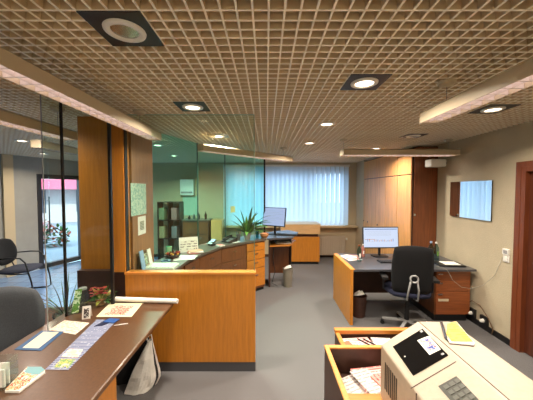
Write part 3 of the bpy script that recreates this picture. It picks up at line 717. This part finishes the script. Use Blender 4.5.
def monitor(name, loc, rz, w_, h_, zc, tilt, label, kind):
    t = thing(name, label, 'monitor', loc, rz)
    R = Matrix.Translation((0, 0, zc)) @ Matrix.Rotation(tilt, 4, 'X')
    MB().box(-w_/2, w_/2, -.012, .02, -h_/2, h_/2, 0, R).box(-w_/4, w_/4, .02, .045, -h_/4, h_/4, 0, R).build('casing', m_black, t, bevel=.004)
    b = MB().box(-w_/2+.013, w_/2-.013, -.0145, -.012, -h_/2+.018, h_/2-.013, 0, R)
    iw, ih = w_-.03, h_-.035
    if kind == 'chart':
        b.box(-iw*.48, iw*.48, -.0155, -.0145, ih*.42, ih*.46, 1, R); b.box(-iw*.48, -iw*.20, -.0155, -.0145, -.10*ih, -.08*ih, 2, R)
        random.seed(2)
        for i in range(16): x = -iw*.40+i*iw*.05; b.box(x, x+iw*.015, -.0155, -.0145, -.20*ih, -.20*ih+random.uniform(.02, .14)*ih, 2 if i % 3 else 1, R)
        for i in range(5): b.box(-iw*.44, iw*.30, -.0155, -.0145, ih*(.34-.06*i), ih*(.345-.06*i), 3, R)
    else:
        for i in range(7): b.box(-iw*.44, iw*(.1+.3*(i % 3)/2), -.0155, -.0145, ih*(.34-.09*i), ih*(.35-.09*i), 3, R)
    b.build('screen', [m_screen if kind == 'chart' else m_screen2, m_scr_blue, m_scr_or, m_scr_grey], t)
    MB().bar((0, .035, .01), (0, .035, zc-.02), .05, .02).build('stand_neck', m_black, t)
    MB().prism(rrect(-.12, .12, -.07, .12, .05), 0, .012).build('stand_base', m_black, t, bevel=.003)
    return t
m_screen = lightmat('lit_screen', (206, 222, 250), .85); m_screen2 = lightmat('lit_screen_blue', (160, 178, 226), .75)
m_scr_blue = lightmat('screen_blue', (80, 130, 210), .6); m_scr_or = lightmat('screen_orange', (230, 150, 110), .6); m_scr_grey = lightmat('screen_grey', (150, 160, 180), .6)
monitor('computer_monitor', (.15, 5.16, CZ), -.55, .50, .37, .345, math.radians(-10), 'tilted computer monitor on the workstation table before the window blind', 'text')
def keyboard(loc, rz, label, z=0):
    t = thing('keyboard', label, 'keyboard', loc, rz)
    bx(-.22, .22, -.07, .07, 0, .016).build('casing', m_black, t, bevel=.003)
    b = MB()
    for j in range(5):
        for i in range(14): x = -.205+i*.0295; y = -.058+j*.0235; b.box(x, x+.025, y, y+.019, .016, .021)
    b.build('keys', M('dark_keycaps', (44, 44, 48), .5), t); return t
keyboard((.37, 5.10, CZ), -.25, 'black keyboard on the workstation table beside the tilted monitor')
t = thing('paper_tray', 'flat grey paper tray on the shelf under the workstation table', 'tray', (.32, 5.08, .785), .1)
bx(-.15, .15, -.11, .11, 0, .008).box(-.15, -.144, -.11, .11, .008, .05).box(.144, .15, -.11, .11, .008, .05).box(-.144, .144, .104, .11, .008, .05).build('tray_body', m_greyplastic, t)
bx(-.13, .13, -.12, .09, .009, .018).build('papers', m_paper, t)
def bin_(loc, label, mat_, paper=True, r=.12, h=.32):
    t = thing('waste_bin', label, 'bin', loc)
    MB().lathe([(r*.8, 0), (r, h), (r*1.05, h), (r*1.05, h-.012), (r*.96, h-.012), (r*.77, .01)], n=24).build('bucket', mat_, t)
    if paper:
        b = MB(); random.seed(3)
        for i in range(3):
            c = Vector((random.uniform(-.04, .04), random.uniform(-.04, .04), h-.01+.012*i))
            b.slab([c+Vector((-.05, -.03, 0)), c+Vector((.05, -.04, .02)), c+Vector((.04, .04, .05)), c+Vector((-.04, .03, .01))], .001)
        b.build('crumpled_paper', m_paper, t)
    return t
bin_((.40, 4.90, 0), 'light grey waste bin on the floor under the workstation table', M('light_grey_bin', (124, 118, 106), .5), True, .095, .34)
tag(MB().tube([(.14, 4.95, .76), (.12, 4.88, .5), (.16, 4.86, .3), (.10, 4.84, .08), (.2, 4.86, .02)], .006).build('power_cable', m_black, smooth=True), 'black cable hanging under the workstation table', 'cable')

# plant on the counter
def lily():
    t = potted('potted_plant', (-.34, 4.64, CZ), 'broad-leaved green potted plant on the counter beside the tilted monitor', m_greyplastic, [m_leaf, m_leafd, M('bright_leaf', (112, 160, 70), .4)], 64, .50, .06, .07, .12, 1.3, 33, 1.0, .85, None, (-.707, .707))
lily()
t = thing('woven_basket', 'small tan round basket on the counter in front of the tilted monitor', 'basket', (-.04, 4.87, CZ))
MB().lathe([(.05, 0), (.075, .03), (.08, .07), (.074, .07), (.068, .03), (.045, .008)], n=20).build('bowl', M('tan_wicker', (196, 136, 84), .8, var=.2, vscale=60, bump=.4), t)
b = MB(); random.seed(8)
for i in range(9): a = i*.7; r = .04 if i else 0; b.lathe([(.004, -.018), (.018, -.008), (.02, .004), (.012, .016), (.002, .02)], (r*math.cos(a), r*math.sin(a), .06), n=8)
b.build('wrapped_sweets', M('orange_wrapper', (220, 150, 100), .4), t)
def phone(loc, rz, label):
    t = thing('telephone', label, 'telephone', loc, rz)
    MB().add([(-.09, -.1, 0), (.09, -.1, 0), (.09, .1, 0), (-.09, .1, 0), (-.09, -.1, .02), (.09, -.1, .02), (.09, .1, .07), (-.09, .1, .07)], [(3, 2, 1, 0), (4, 5, 6, 7), (0, 1, 5, 4), (1, 2, 6, 5), (2, 3, 7, 6), (3, 0, 4, 7)]).build('base', m_black, t, bevel=.004)
    MB().tube([(-.06, -.09, .045), (-.06, -.05, .06), (-.06, .06, .088), (-.06, .10, .085)], [.02, .013, .013, .02], n=10).build('handset', m_black, t, smooth=True)
    b = MB()
    for i in range(3):
        for j in range(4): x = -.01+i*.028; y = -.07+j*.028; z = .022+(y+.1)/4; b.box(x, x+.02, y, y+.018, z, z+.006)
    b.build('keypad', m_greyplastic, t)
phone((-.62, 4.42, CZ), -.7, 'black desk telephone on the counter left of the potted plant')
t = thing('small_screen', 'small dark card terminal on the curved counter, left of the telephone', 'terminal', (-.86, 4.15, CZ), -.6)
MB().slab([(-.05, -.05, .015), (.05, -.05, .015), (.05, .06, .07), (-.05, .06, .07)], .02).build('body', m_black, t, bevel=.003)
bx(-.045, .045, -.04, .06, 0, .02).build('foot', m_black, t)
MB().slab([(-.04, .0, .0615), (.04, .0, .0615), (.04, .05, .0865), (-.04, .05, .0865)], .001).build('display', m_lightblue, t)
# pens pot and other small items on the counter
t = thing('pen_pot', 'dark round pen pot with pens on the counter beside the telephone', 'pen pot', (-.49, 4.60, CZ))
MB().lathe([(.035, 0), (.037, .10), (.033, .10), (.031, .006)], n=18).build('cup', m_steel, t)
for k, mt in enumerate((m_blue, m_black, m_red)): MB().tube([(.012*(k-1), 0, .01), (.03*(k-1), .01*(k-1), .15)], .004, n=6).build('pen', mt, t)
tag(bx(-.07, .07, -.05, .05, 0, .004).build('paper_sheet', m_paper, None, (-.52, 4.40, CZ), rot=(0, 0, .6)), 'white sheet at the counter edge just below the potted plant', 'paper')
t = thing('drinking_glass', 'clear drinking glass on the counter right of the potted plant', 'glass', (-.17, 4.78, CZ))
MB().lathe([(.028, 0), (.034, .12), (.031, .12), (.026, .008)], n=18).build('glass_body', m_water, t)
t = thing('note_stack', 'stack of white notes on the counter left of the telephone', 'papers', (-.72, 4.10, CZ), -.8)
bx(-.06, .06, -.045, .045, 0, .018).build('sheets', m_paper, t)
bx(-.052, .052, -.038, .038, .018, .02).build('top_note', m_pink, t)
# calendar stand
t = thing('calendar_stand', 'white calendar board standing upright on the counter behind the clear glass', 'calendar', (-1.09, 3.70, CZ), .42)
MB().slab([(-.13, 0, .0), (.13, 0, .0), (.13, .05, .20), (-.13, .05, .20)], .004).build('board', m_white, t)
MB().slab([(-.115, -.001, .015), (.115, -.001, .015), (.115, .0435, .185), (-.115, .0435, .185)], .001).build('print', ruled('calendar_print', (226, 222, 210), (120, 110, 110), 30, 1, 2, .5), t)
MB().slab([(-.10, .12, 0), (.10, .12, 0), (.10, .055, .195), (-.10, .055, .195)], .003).build('foot', m_greyplastic, t)
# papers and book on the counter
def heap(name, cx, cy, z, items, label, cat, rz=0):
    t = thing(name, label, cat, (cx, cy, z), rz); zz = 0.0005
    for nm, w_, d_, h_, a, mt, dx, dy_ in items:
        MB().box(-w_/2, w_/2, -d_/2, d_/2, 0, h_, 0, None).build(nm, mt, t, (dx, dy_, zz), rot=(0, 0, a)); zz += h_+.0003
    return t
heap('paper_stack', -1.05, 3.36, CZ, [('sheet', .26, .21, .004, .3, m_paper, 0, 0), ('sheet', .24, .20, .003, -.1, m_paper, .02, .01)], 'loose white papers on the counter before the calendar board', 'papers')
heap('brochure_pile', -.99, 3.66, CZ, [('brochure', .20, .14, .010, .5, m_pink, 0, 0), ('brochure', .19, .13, .008, .3, m_paper, .01, 0), ('brochure', .18, .12, .008, .7, M('salmon_cover', (226, 170, 140), .5), 0, .01)], 'pink and white brochures piled on the counter edge beside the calendar board', 'brochures')
t = thing('document_tray', 'white flat document tray on the counter right behind the wooden front', 'tray', (-1.165, 2.93, CZ))
bx(-.15, .16, -.11, .10, 0, .03).build('tray_body', M('pale_grey_tray', (206, 214, 200), .4), t, bevel=.005)
bx(-.14, .14, -.10, .09, .03, .036).build('sheet', ruled('green_form', (226, 232, 214), (150, 176, 160), 30, 1, 0, .5), t)
t = thing('leaflet_rack', 'rack of colourful leaflets on the counter against the wood wall', 'leaflet rack', (-1.335, 2.90, CZ))
bx(-.025, .05, -.14, .14, 0, .008).box(-.028, -.02, -.14, .14, 0, .20).build('rack', m_acryl, t)
for k, (y, h, mt) in enumerate(((-.09, .22, m_lightblue), (0, .17, blotch('leaflet_print', [(206, 200, 180), (120, 90, 70), (160, 190, 160), (230, 220, 200)], 30)), (.09, .20, m_paper))):
    MB().slab([(.02, y-.04, .01), (.02, y+.04, .01), (-.012, y+.04, h), (-.012, y-.04, h)], .008).build('leaflets', mt, t)
t = thing('sweets_basket', 'dark basket of red and gold wrapped sweets on the counter', 'basket', (-1.20, 3.36, CZ))
MB().lathe([(.06, 0), (.10, .04), (.105, .05), (.098, .05), (.055, .008)], n=24).build('bowl', m_cutdark, t)
b = MB(); random.seed(12)
for i in range(34):
    a = random.uniform(0, 2*PI); r = .085*math.sqrt(random.random()); b.lathe([(.003, -.012), (.014, -.005), (.014, .005), (.003, .012)], (r*math.cos(a), r*math.sin(a), .045+random.uniform(0, .028)), mi=i % 3, n=7)
b.build('sweets', [M('red_wrapper', (160, 44, 30), .3), M('gold_wrapper', (210, 160, 70), .3), M('brown_wrapper', (100, 50, 30), .3)], t)
t = thing('green_cup', 'pale green plastic cup behind the basket of sweets', 'cup', (-1.30, 3.50, CZ))
MB().lathe([(.03, 0), (.04, .12), (.037, .12), (.027, .006)], n=20).build('cup_body', M('pale_green_plastic', (150, 196, 150), .4), t)
t = thing('sticky_roll', 'blue tape roll lying on the counter beside the document tray', 'tape roll', (-1.20, 3.13, CZ))
MB().lathe([(.03, 0), (.055, 0), (.055, .03), (.03, .03), (.03, 0)], n=24, cap=False).build('roll', M('slate_blue_tape', (60, 84, 110), .4), t)
# notices on the wood wall
tag(MB().box(0, .002, -.17, .17, 0, .34).build('notice_sheet', blotch('pale_map', [(176, 206, 186), (206, 220, 200), (150, 186, 170), (190, 214, 196)], 18), None, (-1.379, 2.86, 1.53)), 'pale green map sheet pinned on the wood wall behind the glass', 'notice')
tag(MB().box(0, .002, -.09, .09, 0, .20).box(.002, .0026, -.05, .05, .05, .15, 1).build('small_notice', [m_paper, ruled('notice_print', (200, 196, 180), (110, 120, 110), 60, 1, 2, .6)], None, (-1.379, 2.92, 1.31)), 'small white printed notice pinned below the green map sheet', 'notice')
a = Vector(pts[2]+(0,)); b_ = Vector(pts[3]+(0,)); d = (b_-a).normalized(); q = a+d*.16; n = Vector((d.y, -d.x, 0))
mt = Matrix((d, n, Vector((0, 0, 1)))).transposed().to_4x4()
o = MB().box(-.05, .05, 0, .002, 0, .11, 0, mt).build('sticker', M('yellowish_label', (190, 200, 130), .6), None, (q.x+n.x*.006, q.y+n.y*.006, 1.40)); tag(o, 'yellowish square notice stuck on the tinted glass near the plant', 'notice')

# ================================================================== CUSTOMER SIDE, FAR LEFT
t = thing('shelf_rack', 'dark open shelf rack against the back wall seen through the glass', 'shelf', (-2.48, 6.85, 0))
for x in (-.28, -.02, .26): bx(x, x+.02, -.17, .17, 0, 1.50).build('upright', m_black, t)
for z in (.05, .55, 1.02, 1.48): bx(-.28, .28, -.17, .17, z, z+.02).build('shelf_board', m_black, t)
random.seed(4)
for si, z in enumerate((.57, 1.04)):
    for k, x in enumerate((-.20, .12)):
        mt = [M('rack_box_tan', (150, 130, 96), .7), M('rack_box_grey', (110, 100, 104), .7), M('rack_box_green', (110, 120, 90), .7), M('rack_box_rose', (140, 100, 96), .7)][si*2+k]
        tag(bx(-.07, .07, -.12, .1, 0, .30).build('storage_box', mt, None, (-2.48+x+(.0), 6.85, z), bevel=.01), '%s box on the %s of the dark shelf rack' % (['tan', 'grey', 'olive', 'rose-brown'][si*2+k], ['middle shelf, left side', 'middle shelf, right side', 'upper shelf, left side', 'upper shelf, right side'][si*2+k]), 'box')
t = thing('sideboard', 'dark brown sideboard against the back wall seen through the glass', 'sideboard', (-1.78, 6.82, 0))
bx(-.33, .33, -.2, .2, .0, 1.02).build('body', m_cutdark, t)
bx(-.35, .35, -.22, .2, 1.02, 1.05).build('top', m_counter, t)
for k in range(3): bx(-.31, .31, -.215, -.2, .08+k*.31, .37+k*.31).build('drawer', m_walnut, t)
t = thing('wood_cabinet', 'light wooden box cabinet right of the dark sideboard behind the glass', 'cabinet', (-1.25, 6.80, 0))
bx(-.14, .14, -.2, .2, 0, 1.04).build('body', m_ward, t)
bx(-.12, .12, -.21, -.2, .05, .99).build('door', m_ward, t)
for k, (x, h, mt, lab) in enumerate(((-1.98, .10, m_black, 'small black bottle on the dark sideboard, leftmost'), (-1.86, .14, m_steel, 'small steel bottle on the dark sideboard, second from the left'), (-1.74, .17, m_cutdark, 'small brown bottle on the dark sideboard, third from the left'), (-1.56, .20, m_black, 'tall black bottle on the dark sideboard, rightmost'))):
    tag(MB().lathe([(.03, 0), (.032, h*.6), (.012, h*.8), (.012, h)], n=12).build('bottle', mt, None, (x, 6.78, 1.05)), lab, 'bottle', 'bottles on the sideboard')
tag(bx(-.19, .19, -.02, 0, 0, .52).build('pinboard', M('pale_green_board', (170, 200, 180), .6), None, (-2.05, YB-.001, 1.12)), 'pale green board on the back wall above the sideboard', 'board')
t = thing('wall_box', 'white square casing high on the back wall above the green board', 'box', (-2.10, YB, 1.66))
bx(-.18, .18, -.12, 0, 0, .42).build('casing', m_white, t, bevel=.01); bx(-.15, .15, -.125, -.12, .05, .10).build('vent', m_greyplastic, t)

# ================================================================== RIGHT DESK
t = thing('office_desk', 'honey-wood office desk with grey top and panelled end, right of centre', 'desk', (1.95, 3.905, 0))
bx(-.84, -.80, -.44, .44, 0, .745).build('end_panel', m_wood, t, bevel=.002)
bx(-.80, .83, -.44, .44, .72, .75).build('desktop', m_tabletop, t, bevel=.003)
bx(-.84, -.78, -.442, .442, .745, .752).build('edge_strip', m_edge, t)
bx(-.80, .83, .37, .40, .12, .72).build('modesty_panel', m_cutdark, t)
t = thing('drawer_unit', 'reddish-brown drawer unit under the right end of the office desk', 'drawer unit', (2.53, 3.56, 0))
bx(-.24, .24, 0, .70, .10, .705).build('body', m_walnut, t)
bx(-.22, .22, .03, .68, 0, .10).build('plinth', m_black, t)
m_red = M('reddish_veneer', (140, 76, 38), .42, var=.2, vscale=5, stretch=(.7, 9, 9), coat=.2) if 'reddish_veneer' not in MATS else MATS['reddish_veneer']
for z0, z1_ in ((.58, .70), (.43, .575), (.11, .425)):
    o = bx(-.23, .23, -.018, 0, z0, z1_).build('drawer', m_red, t, bevel=.002)
    bx(-.21, -.15, -.030, -.018, z1_-.045, z1_-.025).build('handle', m_chrome, o)
bx(-.20, -.06, -.020, -.018, .29, .325).build('label_strip', M('cream_label', (206, 190, 160), .6), t)
monitor('computer_monitor', (1.80, 4.16, .75), .03, .57, .335, .30, math.radians(-5), 'computer monitor showing a chart on the office desk before the wardrobe', 'chart')
keyboard((1.86, 3.84, .75), 0, 'black keyboard on the office desk before the chart monitor')
heap('paper_stack', 1.30, 4.05, .752, [('sheet', .21, .29, .003, .2, m_paper, 0, 0), ('sheet', .20, .28, .003, -.2, m_pink, .03, .03), ('sheet', .15, .21, .003, .5, m_paper, -.02, .05)], 'loose papers at the left end of the office desk', 'papers')
def bottle(loc, h, r, mat_, capm, label, cont=None):
    t = thing('bottle', label, 'bottle', loc)
    MB().lathe([(r*.9, 0), (r, .01), (r, h*.62), (r*.85, h*.72), (r*.36, h*.86), (r*.36, h*.94)], n=20).build('bottle_body', mat_, t, smooth=True)
    MB().lathe([(r*.42, h*.92), (r*.42, h)], n=16).build('cap', capm, t)
    bx(-r*.3, r*.3, -r*1.02, -r*.9, h*.25, h*.5).build('bottle_label', cont or m_paper, t)
    return t
bottle((1.37, 3.88, .75), .24, .035, m_water, m_red, 'clear bottle with reddish cap at the left end of the office desk')
bottle((1.52, 4.14, .75), .20, .03, M('rose_liquid', (196, 130, 120), .2, trans=.4), m_white, 'rose-coloured bottle on the office desk left of the chart monitor')
bottle((2.44, 3.90, .75), .29, .04, m_water, m_lightblue, 'clear water bottle on the right end of the office desk, left of its twin', m_lightblue)
bottle((2.55, 3.95, .75), .27, .04, m_water, m_white, 'clear water bottle on the right end of the office desk, nearest the wall', m_green)
t = thing('notebook_computer', 'closed dark laptop with white papers on it at the right end of the office desk', 'laptop', (2.56, 3.70, .75), -.1)
bx(-.17, .17, -.12, .12, 0, .018).build('laptop_body', m_black, t, bevel=.004)
bx(-.08, .12, -.09, .08, .018, .024).build('papers', m_paper, t)
phone((2.20, 3.78, .75), .2, 'black desk telephone on the office desk behind the swivel chair')
tag(MB().tube([(2.34, 3.62, .754), (2.37, 3.455, .756), (2.385, 3.44, .73), (2.44, 3.43, .62), (2.55, 3.42, .53), (2.66, 3.40, .52), (2.76, 3.34, .58), (2.805, 3.22, .75), (2.81, 3.13, 1.0)], .0025).build('network_cable', M('grey_cable', (170, 164, 150), .6), smooth=True), 'thin white cable hanging from the office desk up to the light switch', 'cable')
bin_((1.32, 3.74, 0), 'dark waste bin with white paper inside, standing under the office desk', m_cutdark, True, .11, .30)

# swivel chair
def swivel():
    t = thing('swivel_chair', 'black swivel chair seen from behind at the office desk', 'chair', (1.83, 3.40, 0), -.25)
    cushion('s', .50, .48, .09, 0, Matrix.Translation((0, .03, .50)) @ Matrix.Rotation(PI/2, 4, 'X')).build('seat', M('dark_blue_fabric', (20, 24, 48), .9, var=.2, vscale=100), t, smooth=True)
    b = cushion('b', .43, .58, .07, .02, Matrix.Translation((0, -.22, .82)) @ Matrix.Rotation(math.radians(8), 4, 'X'), .2); b.build('backrest', m_darkfab, t, smooth=True)
    ring = [(.042*math.cos(q*2*PI/20), -.30+.004*math.sin(q), .74+.042*math.sin(q*2*PI/20)) for q in range(20)]
    MB().tube(ring, .011, closed=True).tube([(-.035, -.30, .72), (-.055, -.29, .60), (-.06, -.24, .46), (-.05, -.1, .43)], .011).tube([(.035, -.30, .72), (.055, -.29, .60), (.06, -.24, .46), (.05, -.1, .43)], .011).build('back_support', m_greyplastic, t, smooth=True)
    MB().lathe([(.03, .09), (.03, .30), (.02, .30), (.02, .45)], n=16).build('gas_column', m_blackm, t)
    for sx in (-1, 1):
        MB().tube([(sx*.22, .0, .47), (sx*.29, 0, .50), (sx*.29, -.02, .66)], .013).box(sx*.29-.035, sx*.29+.035, -.14, .12, .66, .69).build('armrest', m_black, t)
    for k in range(5):
        a = 2*PI*k/5+.45; e = Vector((math.cos(a), math.sin(a), 0))
        leg = MB().bar(Vector((0, 0, .105)), e*.29+Vector((0, 0, .075)), .04, .025).build('base_leg', m_greyplastic, t, bevel=.004)
        c = e*.29; p = Vector((-e.y, e.x, 0))
        MB().tube([c+p*.022+Vector((0, 0, .028)), c-p*.022+Vector((0, 0, .028))], .027, n=14).tube([c+Vector((0, 0, .04)), c+Vector((0, 0, .075))], .008).build('castor', m_black, leg)
swivel()

# ================================================================== FOREGROUND RIGHT: sorting cabinet and machine
t = thing('sorting_cabinet', 'wooden cabinet with an open compartment of forms at the lower right', 'cabinet', (.75, 1.2, 0))
X0, X1 = .392-.75, 1.02-.75
T = .75
bx(X0, X0+.022, -.6, .55, 0, T-.009).build('side_panel', m_cutdark, t)
bx(X1-.022, X1, -.6, .55, 0, T-.009).build('side_panel', m_cutdark, t)
bx(X0+.022, X1-.022, .53, .55, 0, T-.009).build('rear_panel', m_cutdark, t)
bx(X0-.004, X0+.026, -.6, .555, T-.008, T+.004).box(X0+.026, X1, .523, .555, T-.008, T+.004).build('rim', m_edge, t, bevel=.003)
bx(X0+.022, X1-.022, -.6, .53, .56, .58).build('tray_floor', m_cutdark, t)
bx(X0+.026, X1-.022, -.6, .13, T-.02, T).build('top_board', m_woodh, t)
# second, lower compartment behind
bx(.52-.75, 1.15-.75, .56, .58, .0, .72).box(.52-.75, .54-.75, .58, .78, 0, .72).box(1.13-.75, 1.15-.75, .58, .78, 0, .72).box(.54-.75, 1.13-.75, .76, .78, 0, .72).build('rear_box', m_cutdark, t)
bx(.515-.75, 1.155-.75, .745, .79, .72, .75).box(.515-.75, .545-.75, .56, .745, .72, .735).build('rear_rim', m_woodh, t, bevel=.003)
bx(.54-.75, 1.13-.75, .58, .76, .60, .62).build('rear_tray_floor', m_cutdark, t)
# forms inside
m_form = [ruled('form_grey', (206, 198, 190), (150, 140, 140), 40, 1, 1, .55), ruled('form_rose', (232, 196, 188), (206, 110, 104), 44, 1, 1, .6), ruled('form_red', (226, 140, 130), (190, 50, 50), 36, 1, 0, .5)]
def form(cx, cy, z, w_, d_, a, mt, label, th=.004, tilt=0):
    o = MB().box(-w_/2, w_/2, -d_/2, d_/2, 0, th).build('form_pad', mt, None, (cx, cy, z), rot=(tilt, 0, a)); tag(o, label, 'form')
form(.545, 1.50, .585, .20, .29, .45, m_form[0], 'grey form pad lying askew in the open compartment, nearest its left rim', .03)
form(.665, 1.60, .625, .21, .20, .15, m_form[1], 'rose form pad at the back of the open compartment', .012)
form(.62, 1.56, .64, .12, .22, .32, m_form[0], 'grey slip on top of the rose pad in the open compartment', .006)
form(.74, 1.52, .64, .14, .20, .35, m_form[2], 'red form pad beside the machine in the open compartment', .016)
form(.665, 1.38, .59, .15, .10, .3, m_black, 'black folder corner at the near side of the open compartment', .02)
form(.66, 1.868, .67, .20, .13, .1, m_form[1], 'white and red slips in the rear box, left side', .03)
form(.84, 1.868, .672, .14, .13, -.1, m_form[0], 'grey slips in the rear box, right side', .03)
form(.575, 1.855, .70, .06, .05, .3, M('orange_red_slip', (206, 90, 60), .6), 'small orange-red slip at the left corner of the rear box', .004)
t2 = thing('pen_pair', 'two dark pens lying on the slips in the rear box', 'pens', (.72, 1.86, .703), 0)
for k in range(2): MB().tube([(-.05+.04*k, .05, .004), (.01+.04*k, -.03, .004)], .005).build('pen', m_black, t2)

t = thing('coin_machine', 'large cream coin counting machine with a black display panel', 'machine', (.74, .95, .762))
XL, XM, XRR = -.168, .015, .190; ZL, ZT = .264, .384; YBk, YN = .35, -.42
prof = [(XL, .0), (XRR, .0), (XRR, ZT-.03), (XRR-.012, ZT), (XM, ZT), (XL, ZL)]
b = MB(); n = len(prof); vs_ = [(x, YN, z) for x, z in prof]+[(x, YBk, z) for x, z in prof]
b.add(vs_, [tuple(range(n)), tuple(range(2*n-1, n-1, -1))]+[(i, n+i, n+(i+1) % n, (i+1) % n) for i in range(n)])
b.build('casing', m_cream, t, bevel=.008)
sd = Vector((XM-XL, 0, ZT-ZL)).normalized(); sn = Vector((-sd.z, 0, sd.x))
SM = Matrix((sd, Vector((0, 1, 0)), sn)).transposed().to_4x4(); SM.translation = Vector((XL, 0, ZL)); SLEN = math.hypot(XM-XL, ZT-ZL)
def onslope(u, v, loc=Vector((.74, .95, .762))):
    d = ray(u, v); o = Vector((0, 0, CAM_Z))-loc; P = Vector((XL, 0, ZL)); k = (P-o).dot(sn)/d.dot(sn); p = o+d*k
    q = p-P; return (q.dot(sd), q.y)
def slopeq(nm, pix, mt, h, parent=t, lift=.0005):
    pp = [onslope(u, v) for u, v in pix]
    if sum(pp[i][0]*pp[(i+1) % len(pp)][1]-pp[(i+1) % len(pp)][0]*pp[i][1] for i in range(len(pp))) < 0: pp = pp[::-1]
    return MB().prism(pp, lift, lift+h, 0, SM).build(nm, mt, parent)
m_gloss = M('black_display_glass', (12, 12, 14), .12)
z6 = lambda u, v: (385+u/5, 320+v/5)
dp = slopeq('display_panel', [z6(40, 135), z6(188, 45), z6(318, 178), z6(142, 280)], m_gloss, .002)
slopeq('sticker', [z6(163, 105), z6(222, 82), z6(282, 150), z6(225, 178)], m_white, .001, t, .003)
slopeq('sticker_picture', [z6(176, 108), z6(218, 92), z6(268, 146), z6(228, 164)], blotch('sticker_print', [(60, 80, 160), (206, 206, 220), (190, 60, 90), (120, 170, 140), (230, 230, 236)], 60), .0006, t, .0042)
slopeq('small_icon', [z6(174, 58), z6(186, 52), z6(194, 60), z6(182, 67)], m_greyplastic, .0006, t, .003)
slopeq('small_icon', [z6(280, 172), z6(292, 166), z6(300, 174), z6(288, 180)], m_greyplastic, .0006, t, .003)
slopeq('small_icon', [z6(98, 184), z6(103, 182), z6(105, 187), z6(100, 189)], m_white, .0006, t, .003)
slopeq('seam', [z6(128, 341), z6(354, 207), z6(357, 210), z6(131, 345)], m_cutdark, .0006)
kp = slopeq('keypad', [z6(268, 333), z6(358, 283), z6(470, 400), z6(350, 430)], M('grey_green_keypad', (66, 66, 58), .45), .002)
for r_ in range(4):
    for c_ in range(3):
        u = 292+r_*24+c_*28; v = 335+r_*27-c_*15.5
        slopeq('key', [z6(u, v), z6(u+20, v-11), z6(u+37, v+6), z6(u+16, v+17)], M('keypad_key', (88, 88, 80), .5), .002, kp, .0026)
# vent grille and side seam on the left face
b = MB()
for k in range(7): b.box(XL-.002, XL+.001, .18+k*.018, .188+k*.018, .08, .21)
b.build('vent', m_black, t)
bx(XL-.0015, XL+.001, .03, .034, 0, ZL).build('side_seam', m_cutdark, t)
bx(XM+.001, XM+.004, YN, YBk, ZT-.001, ZT+.0006).build('top_seam', m_cutdark, t)
# little oval badge on top
o = MB().prism([(.03*math.cos(q*PI/12), .011*math.sin(q*PI/12)) for q in range(24)], 0, .001).build('badge', M('badge_brown', (120, 100, 70), .4), t, (.115, .17, ZT), rot=(0, 0, -.9))
MB().prism([(.026*math.cos(q*PI/12), .008*math.sin(q*PI/12)) for q in range(24)], .001, .0016).build('badge_face', m_cream, t, (.115, .17, ZT), rot=(0, 0, -.9))
# notepad and pen on the machine
zt = .762+ZT
z7 = lambda u, v: (420+u/4.44, 310+v/4.44)
c = at_z(*z7(165, 110), zt)
t = thing('notepad', 'yellow ruled notepad with dark edge lying on top of the cream machine', 'notepad', (c.x, c.y, zt))
def pl(nm, pix, mt, h, lift):
    pp = [((at_z(*z7(u, v), zt)-c).x, (at_z(*z7(u, v), zt)-c).y) for u, v in pix]
    return MB().prism(pp, lift, lift+h).build(nm, mt, t)
pl('pages', [(118, 68), (160, 55), (242, 152), (240, 160), (132, 150), (112, 118)], m_paper, .005, .0015)
pl('back_cover', [(116, 70), (160, 54), (244, 154), (240, 163), (130, 153), (110, 118)], m_cutdark, .001, .0003)
pl('top_sheet', [(119, 68), (159, 57), (236, 148), (140, 147), (116, 114)], ruled('yellow_ruled', (238, 206, 92), (190, 140, 50), 70, 1, 1, .5), .0008, .0068)
pen = thing('ballpoint_pen', 'dark ballpoint pen lying along the left edge of the notepad', 'pen', at_z(*z7(100, 90), zt+.006))
p0 = at_z(*z7(95, 55), zt+.006)-pen.location; p1 = at_z(*z7(118, 132), zt+.006)-pen.location
MB().tube([p0, p0.lerp(p1, .9), p1], [.0065, .0065, .002]).build('barrel', M('navy_barrel', (30, 34, 50), .3), pen, smooth=False)
MB().tube([p0.lerp(p1, .0)+Vector((0, 0, .006)), p0.lerp(p1, .35)+Vector((0, 0, .006))], .0015).build('clip', m_chrome, pen)
